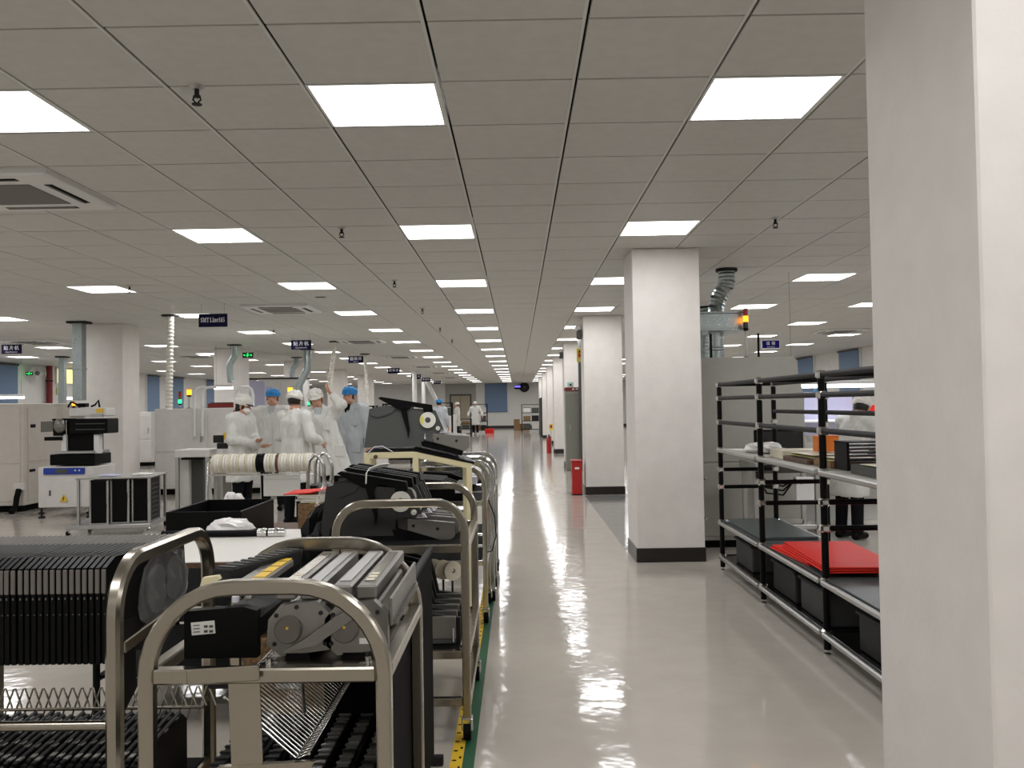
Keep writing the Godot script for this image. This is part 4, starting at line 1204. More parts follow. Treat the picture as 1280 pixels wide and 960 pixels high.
	for e in [[293, 437, 289, 478, 19.0, 0.075, "bent silver exhaust duct beside the second left column"], [384, 443, 378, 520, 20.8, 0.09, "round silver exhaust duct beneath the chip mounter sign"], [371, 452, 367, 476, 24.0, 0.08, "short bent silver duct behind the chip mounter sign"]]:
		var t := at(e[0], e[1], e[4])
		t.y = TOP
		var f := at(e[2], e[3], e[4]) - t
		o = thing("exhaust_duct", e[6], "duct", t)
		part(o, "duct_tube", G().tube([Vector3.ZERO, Vector3(0, f.y * 0.3, 0), Vector3(f.x * 1.6, f.y * 0.55, 0), f], e[5], 14), M.zinc)
		part(o, "ceiling_ring", G().lathe([Vector2(e[5] + 0.08, 0), Vector2(e[5] + 0.08, -0.02), Vector2(e[5], -0.03)], Vector3.ZERO), M.dark_grey)
	for e in [[529, 470, 44.0, 0.1], [518, 470, 34.5, 0.09]]:
		var t := at(e[0], e[1], e[2])
		o = thing("exhaust_duct", "straight pale duct at far end of the assembly lines", "duct", Vector3(t.x, TOP, t.z), "far straight ducts")
		part(o, "duct_tube", G().rod(Vector3.ZERO, Vector3(0, -1.5, 0), e[3], 12), M.white_metal)
		part(o, "ceiling_ring", G().lathe([Vector2(0.2, 0), Vector2(0.2, -0.02), Vector2(0.1, -0.03)], Vector3.ZERO), M.white_metal)
	var lt := at(532, 473, 43.0)
	o = thing("exhaust_duct", "slanting pale duct at far end of the assembly lines", "duct", Vector3(lt.x, TOP, lt.z))
	part(o, "duct_tube", G().tube([Vector3.ZERO, Vector3(0.05, -0.15, 0), Vector3(0.7, -1.5, 0)], 0.1, 12), M.white_metal)
	# tube lights over benches
	var k := 0
	for e in [[-6, 30, 497, 19.5], [80, 111, 498, 23.0], [268, 291, 485, 19.0]]:
		var a := at(e[0], e[2], e[3])
		var c := at(e[1], e[2], e[3])
		var m := (a + c) / 2
		o = thing("tube_light", ["bright fluorescent tube over the far left bench", "fluorescent tube behind the silver duct", "violet-white tube light above the white placement machine"][k], "lamp", m)
		var w := c.x - a.x
		part(o, "fitting", G().cbox(Vector3(0, 0.045, 0), Vector3(w, 0.05, 0.08), 0.006), M.white_metal)
		part(o, "tube", G().rod(Vector3(-w / 2, 0, 0), Vector3(w / 2, 0, 0), 0.028, 8), M.lamp_white)
		for x in [-0.4, 0.4]: part(o, "wire", G().rod(Vector3(x * w, 0.07, 0), Vector3(x * w, TOP - m.y, 0), 0.003, 5), M.grille)
		var l := AreaLight3D.new()
		l.name = "tube_glow"
		l.area_size = Vector2(w, 0.04)
		l.light_energy = 0.15
		l.area_normalize_energy = true
		l.area_range = 40.0
		l.area_attenuation = 2.0
		l.shadow_enabled = true
		o.add_child(l)
		l.position = Vector3(0, -0.04, 0)
		l.rotation.x = -PI / 2
		k += 1
	# left wall: blinds, red pipe, lit window
	var n := 11
	for d in [24.0, 34.1, 36.6, 40.5, 44.0]:
		blind_window(n, P(WALL_L + 0.03, 2.0, d), 1.6 if d < 30 else 1.1, 1.66, true)
		n += 1
	o = thing("fire_pipe", "dark red vertical fire main on the left wall by the exit sign", "pipe", P(WALL_L + 0.12, 0, 26.4))
	part(o, "pipe_run", G().rod(Vector3.ZERO, Vector3(0, TOP, 0), 0.09, 14), M.red_dark)
	part(o, "pipe_clamp", G().lathe([Vector2(0.1, 0), Vector2(0.11, 0.02), Vector2(0.1, 0.04)], Vector3(0, 2.4, 0)), M.dark_grey)
	var lw := structure("window_21", "lit yellow window high on the left wall")
	var wc := P(WALL_L + 0.02, 2.6, 27.75)
	part(lw, "window_frame", G().cbox(wc, Vector3(0.05, 0.5, 1.6), 0.004), M.white_metal)
	for z in [-0.38, 0.38]: part(lw, "lit_pane", G().box(wc + Vector3(0.03, 0, z), Vector3(0.01, 0.44, 0.72)), M.window_glow, "pane with yellow light behind")
	o = thing("wall_notice", "small yellow wall notice below the lit window", "notice", P(WALL_L + 0.02, 2.12, 27.15))
	part(o, "board", G().cbox(Vector3.ZERO, Vector3(0.02, 0.24, 0.3), 0.003), M.yellow_pale)
	part(o, "print", G().box(Vector3(0.012, 0.02, 0), Vector3(0.004, 0.12, 0.14)), M.dark_grey)
	o = thing("wall_fan", "round wall fan between the blue blind and the exit sign", "fan", P(WALL_L + 0.25, 2.62, 25.5))
	part(o, "guard", G().lathe([Vector2(0.22, -0.05), Vector2(0.24, 0), Vector2(0.22, 0.05)], Vector3.ZERO, Vector3(0.6, -0.1, 0.8).normalized(), 20), M.white_metal)
	part(o, "hub", G().ball(Vector3.ZERO, Vector3(0.07, 0.07, 0.07), 12), M.grille)
	for q in 4:
		var ang := Basis(Vector3(0.6, -0.1, 0.8).normalized(), q * PI / 2)
		part(o, "blade", G().cbox(ang * Vector3(0, 0.13, 0), Vector3(0.1, 0.16, 0.01), 0.003, ang), M.white_metal)
	part(o, "bracket", G().cbox(Vector3(-0.12, 0, -0.05), Vector3(0.22, 0.05, 0.05), 0.006), M.white_metal)

# ---------------------------------------------------------------- reels, frames in front of the people
func reel(o: Node3D, c: Vector3, r: float, w: float, m: Material, axis := Vector3.RIGHT) -> void:
	var p := [Vector2(0.012, -w / 2), Vector2(r, -w / 2), Vector2(r, -w / 2 + 0.0025), Vector2(r * 0.93, -w / 2 + 0.003), Vector2(r * 0.93, w / 2 - 0.003), Vector2(r, w / 2 - 0.0025), Vector2(r, w / 2), Vector2(0.012, w / 2)]
	part(o, "flange", G().lathe(p, c, axis, 22), m)

func reel_area() -> void:
	var d := 8.0
	var a := at(267, 579, d)
	var e := at(391, 577, d)
	var y := a.y
	var b := Vector3((a.x + e.x) / 2, 0, -d)
	var o := thing("reel_stand", "chrome tube stand with a rod full of component reels", "reel stand", b)
	var hw := (e.x - a.x) / 2
	part(o, "reel_rod", G().rod(Vector3(-hw - 0.06, y, 0), Vector3(hw + 0.06, y, 0), 0.009, 10), M.chrome)
	for s in [-1, 1]:
		part(o, "upright", G().tube([Vector3(s * (hw + 0.05), y, 0), Vector3(s * (hw + 0.05), 0.06, 0.12)], 0.013, 8), M.chrome)
		part(o, "upright", G().tube([Vector3(s * (hw + 0.05), y, 0), Vector3(s * (hw + 0.05), 0.06, -0.2)], 0.013, 8), M.chrome)
		part(o, "foot_bar", G().rod(Vector3(s * (hw + 0.05), 0.06, 0.2), Vector3(s * (hw + 0.05), 0.06, -0.28), 0.013, 8), M.chrome)
		for z in [0.18, -0.26]: caster(o, Vector3(s * (hw + 0.05), 0, z), 0.024)
	for k in 2: part(o, "rest_wire", G().rod(Vector3(-hw - 0.05, y - 0.11, 0.05 - k * 0.1), Vector3(hw + 0.05, y - 0.11, 0.05 - k * 0.1), 0.005, 6), M.chrome)
	var n := 36
	for k in n:
		var x := -hw + 0.012 + (2 * hw - 0.02) * k / (n - 1)
		var black := k >= 16 and k <= 18
		var brown := k == 23
		var m: Material = M.black if black else (M.reel_brown if brown else (M.reel_white if k % 3 else M.reel_cream))
		var lab := "black component reel hanging between white reels on the stand" if black else ("brown component reel hanging between white reels on the stand" if brown else "white component reel hanging on the chrome stand's rod")
		var q := thing("component_reel", lab, "reel", b + Vector3(x, y, 0), "reels on the chrome stand" if not brown else "")
		var r := rng.randf_range(0.084, 0.092)
		reel(q, Vector3(0, -r * 0.06, 0), r, 0.0235 if k % 4 else 0.021, m)
	# white tray stack and sheet below the reels
	o = thing("white_sheet", "pale board hanging below the component reels", "board", Vector3(at(352, 603, 8.04).x, y - 0.215, -8.05))
	part(o, "board", G().cbox(Vector3(0.0, 0, 0), Vector3(0.34, 0.2, 0.01), 0.002), M.paper)
	for s in [-0.12, 0.12]: part(o, "clip", G().cbox(Vector3(s, 0.1, 0), Vector3(0.03, 0.02, 0.024), 0.003), M.chrome)
	# chrome hoops of a trolley right of the reels
	o = thing("chrome_trolley", "small chrome tube trolley with two hoops beside the reels", "trolley", Vector3(at(398, 640, 7.2).x, 0, -7.2))
	var ob := o.position
	for e2 in [[[384, 660, 7.0], [385, 590, 7.0], [387, 576, 7.0], [393, 569, 7.0], [399, 571, 7.0], [405, 582, 7.0], [406, 660, 7.0]], [[394, 655, 7.4], [394, 582, 7.4], [397, 571, 7.4], [404, 566.5, 7.4], [409, 569, 7.4], [415, 582, 7.4], [416, 655, 7.4]]]:
		var pts := []
		for q in e2: pts.append(at(q[0], q[1], q[2]))
		pts[0].y = 0.07; pts[-1].y = 0.07
		part(o, "hoop", G(ob).tube(pts, 0.015, 8), M.chrome)
		for q in [pts[0], pts[-1]]: caster(o, Vector3(q.x, 0, q.z) - ob, 0.026)
	var ha := at(384.5, 640, 7.0); var hb := at(406, 640, 7.0)
	for yy in [0.25, 0.55]:
		part(o, "shelf_wire", G(ob).between(Vector3(ha.x, yy, -7.42), Vector3(hb.x + 0.02, yy + 0.012, -6.98), 0.003), M.alu)
	for k in 3:
		var t := thing("black_tray", "black plastic tray standing on edge in the chrome trolley", "tray", ob + Vector3(-0.06 + k * 0.03, 0.563, -0.05), "trays in the chrome trolley")
		part(t, "tray_wall", G().cbox(Vector3(0, 0.13, 0), Vector3(0.014, 0.26, 0.3), 0.004), M.black)
		part(t, "tray_rim", G().cbox(Vector3(0, 0.255, 0), Vector3(0.022, 0.012, 0.31), 0.003), M.black)
	# grey conveyor stand left of the reels
	var sb := at(240, 638, 12.4)
	o = thing("conveyor_stand", "pale grey framed conveyor stand beside the white placement machine", "conveyor", Vector3(sb.x, 0, sb.z))
	var so := o.position
	part(o, "top_beam", from_px(218, 562, 262, 572, 12.4, 0.55, so, 0.006), M.machine)
	for px in [218.5, 256]:
		var f := at(px + 2.5, 600, 12.4)
		for z in [0.03, 0.5]:
			part(o, "leg", G(so).bar(Vector3(f.x, 0, -12.4 - z), Vector3(f.x, 0.84, -12.4 - z), 0.055, 0.05), M.alu)
	part(o, "inner_panel", from_px(224, 573, 236, 632, 12.6, 0.3, so, 0.004), M.machine)
	part(o, "inner_panel", from_px(238, 574, 254, 634, 12.7, 0.2, so, 0.004), M.slate)
	part(o, "belt_drive", from_px(226, 572, 254, 575, 12.41, 0.4, so, 0.004), M.black)
	mo_pair(at(256, 561, 12.3))
	# second pale frame right of it
	sb = at(282, 640, 13.0)
	o = thing("conveyor_stand", "pale grey framed stand under the reels' left end", "conveyor", Vector3(sb.x, 0, sb.z))
	so = o.position
	for px in [270, 276, 292, 328]:
		var f := at(px, 600, 13.2)
		part(o, "leg", G(so).bar(Vector3(f.x, 0, -13.2), Vector3(f.x, 0.72, -13.2), 0.05, 0.05), M.machine)
	part(o, "top_beam", from_px(268, 585, 331, 590, 13.15, 0.4, so, 0.004), M.machine)
	part(o, "inner_panel", from_px(277, 592, 291, 634, 13.3, 0.2, so, 0.004), M.machine_grey)
	# a crumpled roll and a tool
	o = thing("carton", "small brown carton under the off-white rolls behind the black bin", "box", P(-2.03, 0.6, 6.2))
	part(o, "carton_body", G().cbox(Vector3(0, 0.075, 0), Vector3(0.16, 0.15, 0.2), 0.003), M.card)
	part(o, "carton_lid", G().cbox(Vector3(0, 0.153, 0), Vector3(0.165, 0.006, 0.205), 0.002), M.card)
	o = thing("cloth_roll", "pair of crumpled off-white rolls behind the black bin", "cloth", P(-2.03, 0.77, 6.2))
	for k in 2: part(o, "roll", G().ball(Vector3(k * 0.055 - 0.03, 0.04 - k * 0.012, 0), Vector3(0.045, 0.06, 0.05), 14, 0.25, 5 + k), M.bag)

func mo_pair(p: Vector3) -> void:
	var y := at(240, 562, 12.4).y
	var o := thing("control_unit", "small black control screen with grey box on the conveyor stand", "control unit", Vector3(p.x + 0.12, y, -12.6))
	part(o, "unit_box", G().cbox(Vector3(0.1, 0.04, 0), Vector3(0.24, 0.08, 0.2), 0.006), M.dark_grey)
	part(o, "screen", G().cbox(Vector3(-0.02, 0.14, 0.02), Vector3(0.15, 0.11, 0.03), 0.004), M.black_gloss)
	part(o, "neck", G().rod(Vector3(-0.02, 0.0, 0), Vector3(-0.02, 0.12, 0), 0.015, 8), M.alu)

# ---------------------------------------------------------------- work table behind the carts
func table_area() -> void:
	var b := P(-1.58, 0, 4.58)
	var o := thing("work_table", "white-topped work table with brown edge behind the feeder carts", "table", b)
	part(o, "table_top", G().cbox(Vector3(0, 0.735, 0), Vector3(0.9, 0.03, 1.05), 0.003), M.tabletop)
	part(o, "edge_band", G().cbox(Vector3(0, 0.733, 0.528), Vector3(0.9, 0.026, 0.008), 0.002), M.wood, "brown edge band")
	part(o, "edge_band", G().cbox(Vector3(0.453, 0.733, 0), Vector3(0.008, 0.026, 1.05), 0.002), M.wood)
	for x in [-0.42, 0.42]:
		for z in [-0.48, 0.48]:
			part(o, "leg", G().rod(Vector3(x, 0.0, z), Vector3(x, 0.72, z), 0.0165, 10), M.black)
		part(o, "stretcher", G().rod(Vector3(x, 0.2, -0.48), Vector3(x, 0.2, 0.48), 0.0165, 8), M.black)
	part(o, "lower_shelf", G().cbox(Vector3(0, 0.21, 0), Vector3(0.84, 0.015, 0.96), 0.003), M.black_matte)
	part(o, "blue_panel", G().cbox(Vector3(0, 0.5, -0.47), Vector3(0.84, 0.36, 0.01), 0.002), paint(Color(0.08, 0.10, 0.13), 0.5))
	# black pipe with chrome joints lying across
	o = thing("pipe_bar", "black pipe with chrome joints at both ends lying across the table", "pipe", P(-1.68, 0.75, 4.82))
	part(o, "pipe", G().rod(Vector3(-0.34, 0.02, 0), Vector3(0.36, 0.02, 0), 0.019, 12), M.black)
	for e in [[-0.4, -0.3], [0.23, 0.28], [0.29, 0.38]]: part(o, "chrome_joint", G().rod(Vector3(e[0], 0.02, 0), Vector3(e[1], 0.02, 0), 0.025, 12), M.chrome)
	for x in [0.26, 0.335]: part(o, "chrome_clamp", G().cbox(Vector3(x, 0.023, 0), Vector3(0.03, 0.046, 0.05), 0.01), M.chrome)
	o = thing("plastic_bag", "crumpled clear white plastic bag against the black bin", "bag", P(-1.66, 0.75, 4.98))
	part(o, "bag_body", G().ball(Vector3(0, 0.035, 0), Vector3(0.13, 0.05, 0.08), 18, 0.45, 9), M.bag)
	# low pipe bench behind, with the black bin and cartons
	b = P(-1.57, 0, 5.85)
	o = thing("pipe_bench", "low black pipe bench behind the work table", "bench", b)
	part(o, "bench_top", G().cbox(Vector3(0, 0.59, 0), Vector3(1.12, 0.02, 1.4), 0.003), M.wood)
	for x in [-0.53, 0.53]:
		for z in [-0.66, 0.66]: part(o, "leg", G().rod(Vector3(x, 0.0, z), Vector3(x, 0.58, z), 0.0165, 10), M.black)
		part(o, "rail", G().rod(Vector3(x, 0.56, -0.66), Vector3(x, 0.56, 0.66), 0.0165, 8), M.black)
	var c := P(-1.875, 0.6, 5.5)
	o = thing("black_bin", "open black plastic bin standing behind the work table", "bin", c)
	part(o, "bin_floor", G().cbox(Vector3(0, 0.01, 0), Vector3(0.44, 0.02, 0.68), 0.004), M.black)
	for s in [-1, 1]:
		part(o, "bin_side", G().cbox(Vector3(s * 0.219, 0.127, 0), Vector3(0.012, 0.253, 0.69), 0.004), M.black)
		part(o, "bin_end", G().cbox(Vector3(0, 0.127, s * 0.339), Vector3(0.44, 0.253, 0.012), 0.004), M.black)
	c = P(-1.42, 0.6, 6.15)
	o = thing("carton", "brown cardboard carton with a red folder on top", "box", c)
	part(o, "carton_body", G().cbox(Vector3(0, 0.1, 0), Vector3(0.22, 0.2, 0.3), 0.004), M.card)
	part(o, "tape_strip", G().cbox(Vector3(0, 0.2015, 0), Vector3(0.05, 0.003, 0.3), 0.001), M.yellow_pale)
	o = thing("paper_stack", "stack of white papers under the red folder", "paper", c + Vector3(-0.0, 0.203, 0))
	for k in 5: part(o, "sheet_bundle", G().cbox(Vector3(rng.randf_range(-0.01, 0.01), 0.006 + k * 0.011, 0), Vector3(0.22, 0.010, 0.3), 0.002, Basis(Vector3.UP, rng.randf_range(-0.1, 0.1))), M.paper if k % 2 else M.reel_cream)
	o = thing("red_folder", "bright red bent folder on the stack of papers", "folder", c + Vector3(-0.07, 0.258, 0))
	part(o, "folder_cover", G().cbox(Vector3(-0.04, 0.01, 0), Vector3(0.2, 0.008, 0.3), 0.002, Basis(Vector3.BACK, 0.05)), M.red_sheet)
	part(o, "folder_flap", G().cbox(Vector3(0.13, 0.032, 0), Vector3(0.16, 0.008, 0.3), 0.002, Basis(Vector3.BACK, 0.2)), M.red_sheet)
	for e in [[-1.42, 5.62, 0.2, 0.06, 0.2, "open brown cardboard box beside the black bin"], [-1.16, 5.42, 0.2, 0.05, 0.22, "flattened cardboard sheet pile beside the black covers"], [-1.14, 5.88, 0.2, 0.1, 0.26, "brown carton standing beside the black plastic cover"]]:
		o = thing("carton", e[5], "box", P(e[0], 0.6, e[1]))
		part(o, "carton_body", G().cbox(Vector3(0, e[3] / 2, 0), Vector3(e[2], e[3], e[4]), 0.003, Basis(Vector3.UP, e[0])), M.card)
		part(o, "carton_flap", G().cbox(Vector3(e[2] * 0.35, e[3] + 0.02, 0), Vector3(e[2] * 0.6, 0.005, e[4] * 0.9), 0.001, Basis(Vector3.BACK, 0.3)), M.card)
	o = thing("green_card", "green and yellow card lying beside the cartons", "card", P(-1.12, 0.6, 5.24))
	part(o, "card_sheet", G().cbox(Vector3(0, 0.012, 0), Vector3(0.16, 0.02, 0.12), 0.002), paint(Color(0.45, 0.55, 0.2), 0.6))
	# cartons under the table edge, seen through cart A
	for e in [[-0.97, 3.62, "brown carton on the floor beside the work table's corner"]]:
		o = thing("carton", e[2], "box", P(e[0], 0, e[1]))
		part(o, "carton_body", G().cbox(Vector3(0, 0.28, 0), Vector3(0.32, 0.56, 0.42), 0.004), M.card)
		part(o, "carton_flap", G().cbox(Vector3(0, 0.57, 0.1), Vector3(0.32, 0.006, 0.2), 0.001, Basis(Vector3.RIGHT, -0.3)), M.card)
		part(o, "label_sheet", G().box(Vector3(0.06, 0.4, 0.212), Vector3(0.1, 0.07, 0.002)), M.paper)

# ---------------------------------------------------------------- feeder carts
func arch_path(x0: float, x1: float, h: float, r: float, y0 := 0.0) -> Array:
	var p := [Vector3(x0, y0, 0), Vector3(x0, h - r, 0)]
	for k in range(1, 9): p.append(Vector3(x0 + r - r * cos(k * PI / 16), h - r + r * sin(k * PI / 16), 0))
	for k in range(0, 9): p.append(Vector3(x1 - r + r * sin(k * PI / 16), h - r + r * cos(k * PI / 16), 0))
	p.append(Vector3(x1, y0, 0))
	return p

# two steel arches joined by shelf frames; local x is across, z along, origin on the floor at the middle
func steel_cart(o: Node3D, w: float, l: float, h: float, r: float, t: float, levels: Array, tray: Material, m: Material) -> void:
	var x := w / 2 - t / 2
	for z in [-l / 2 + t / 2, l / 2 - t / 2]:
		var p := []
		for q in arch_path(-x, x, h - t / 2, r, 0.1): p.append(q + Vector3(0, 0, z))
		var g := G()
		g.sweep(p, Geo.square_profile(t, t, t * 0.14), false, Vector3.BACK)
		part(o, "arch_frame", g, m, "bent steel tube arch")
		for s in [-1, 1]: caster(o, Vector3(s * x, 0, z), 0.045)
	for y in levels:
		for z in [-l / 2 + t / 2, l / 2 - t / 2]: part(o, "cross_bar", G().cbox(Vector3(0, y, z), Vector3(w - t * 2, t, t), t * 0.12), m)
		for s in [-1, 1]: part(o, "side_bar", G().cbox(Vector3(s * x, y, 0), Vector3(t, t * 0.9, l - t * 2), t * 0.12), m)
		if tray: part(o, "shelf_tray", G().cbox(Vector3(0, y - t * 0.3, 0), Vector3(w - t * 2, 0.004, l - t * 2), 0.001), tray)

func cart_a() -> void:
	var b := P(-0.61, 0, 2.405)
	var o := thing("feeder_cart", "steel feeder cart with arched ends beside the floor tape and its carton neighbours", "cart", b)
	var w := 0.6
	var l := 0.69
	steel_cart(o, w, l, 1.05, 0.21, 0.036, [0.825], null, M.steel)
	part(o, "side_bar", G().cbox(Vector3(0.28, 0.2, 0), Vector3(0.036, 0.036, l - 0.08), 0.004), M.steel)
	part(o, "side_bar", G().cbox(Vector3(-0.28, 0.2, 0), Vector3(0.036, 0.036, l - 0.08), 0.004), M.steel)
	for e in [[0.0, 0.3]]:
		part(o, "side_plate", G().cbox(Vector3(0.262, 0.5, -0.02), Vector3(0.006, 0.58, l - 0.1), 0.002), M.black_matte, "black side plate")
	part(o, "rear_plate", G().cbox(Vector3(0.13, 0.52, -0.29), Vector3(0.26, 0.54, 0.006), 0.002), M.black_matte, "black rear plate")
	# shelf plate right half and mounting rails
	part(o, "shelf_plate", G().cbox(Vector3(0.13, 0.835, 0.1), Vector3(0.3, 0.006, 0.44), 0.002), M.steel)
	for x in [0.0, 0.24]:
		part(o, "shelf_bolt", G().lathe([Vector2(0, 0.016), Vector2(0.008, 0.016), Vector2(0.008, 0.006), Vector2(0.022, 0.004), Vector2(0.022, 0)], Vector3(x, 0.838, 0.3), Vector3.UP, 12), M.chrome)
	# bent bracket and comb grille hanging below
	part(o, "bracket_plate", G().cbox(Vector3(-0.045, 0.715, 0.338), Vector3(0.075, 0.22, 0.006), 0.001, Basis(Vector3.BACK, 0.03)), M.steel, "hanging bracket plate")
	part(o, "bracket_lip", G().cbox(Vector3(-0.09, 0.835, 0.36), Vector3(0.17, 0.036, 0.01), 0.002, Basis(Vector3.BACK, 0.05)), M.steel)
	part(o, "bracket_foot", G().prism(PackedVector2Array([Vector2(-0.14, 0.585), Vector2(0.1, 0.6), Vector2(0.12, 0.625), Vector2(-0.11, 0.615)]), 0.33, 0.345), M.steel)
	var comb := G()
	var n := 30
	for k in n:
		var f := float(k) / (n - 1)
		var z := lerpf(0.318, -0.27, f)
		part(o, "comb_wire", G().tube([Vector3(-0.1, 0.77, z), Vector3(0.07, 0.622, z), Vector3(0.1, 0.634, z)], 0.0026, 5), M.chrome)
	for e in [[Vector3(0.1, 0.634, 0.322), Vector3(0.1, 0.634, -0.275)], [Vector3(0.07, 0.622, 0.322), Vector3(0.07, 0.622, -0.275)], [Vector3(-0.1, 0.77, 0.322), Vector3(-0.1, 0.77, -0.275)]]:
		part(o, "comb_edge", G().rod(e[0], e[1], 0.004, 6), M.chrome)
	part(o, "comb_support", G().bar(Vector3(0.03, 0.8, 0.12), Vector3(0.04, 0.66, 0.12), 0.02, 0.006), M.alu)
	part(o, "hook_bar", G().cbox(Vector3(-0.13, 0.77, 0.2), Vector3(0.1, 0.03, 0.03), 0.004), M.dark_grey)
	part(o, "lower_shelf", G().cbox(Vector3(0.02, 0.40, 0), Vector3(0.46, 0.01, l - 0.1), 0.002), M.black_matte)
	# stuff on the lower shelf: long tape feeders lying side by side
	for k in 7:
		var q := thing("tape_feeder", "dark ribbed tape feeder lying on the lower shelf of the arched cart", "feeder", b + Vector3(-0.2 + k * 0.067, 0.406, -0.05), "feeders on the arched cart's lower shelf")
		part(q, "body", G().cbox(Vector3(0, 0.05, 0), Vector3(0.05, 0.1, 0.54), 0.005), M.dark_grey if k % 2 else M.black)
		part(q, "top_rail", G().cbox(Vector3(0, 0.105, 0), Vector3(0.034, 0.012, 0.5), 0.003), M.feeder_metal if k > 3 else M.dark_grey)
		for r in 12: part(q, "guide_rib", G().cbox(Vector3(0, 0.113, -0.22 + r * 0.04), Vector3(0.04, 0.006, 0.012), 0.002), (M.feeder_metal if (k + r) % 3 else M.dark_grey) if k > 3 else M.dark_grey)
	end_feeders(b)

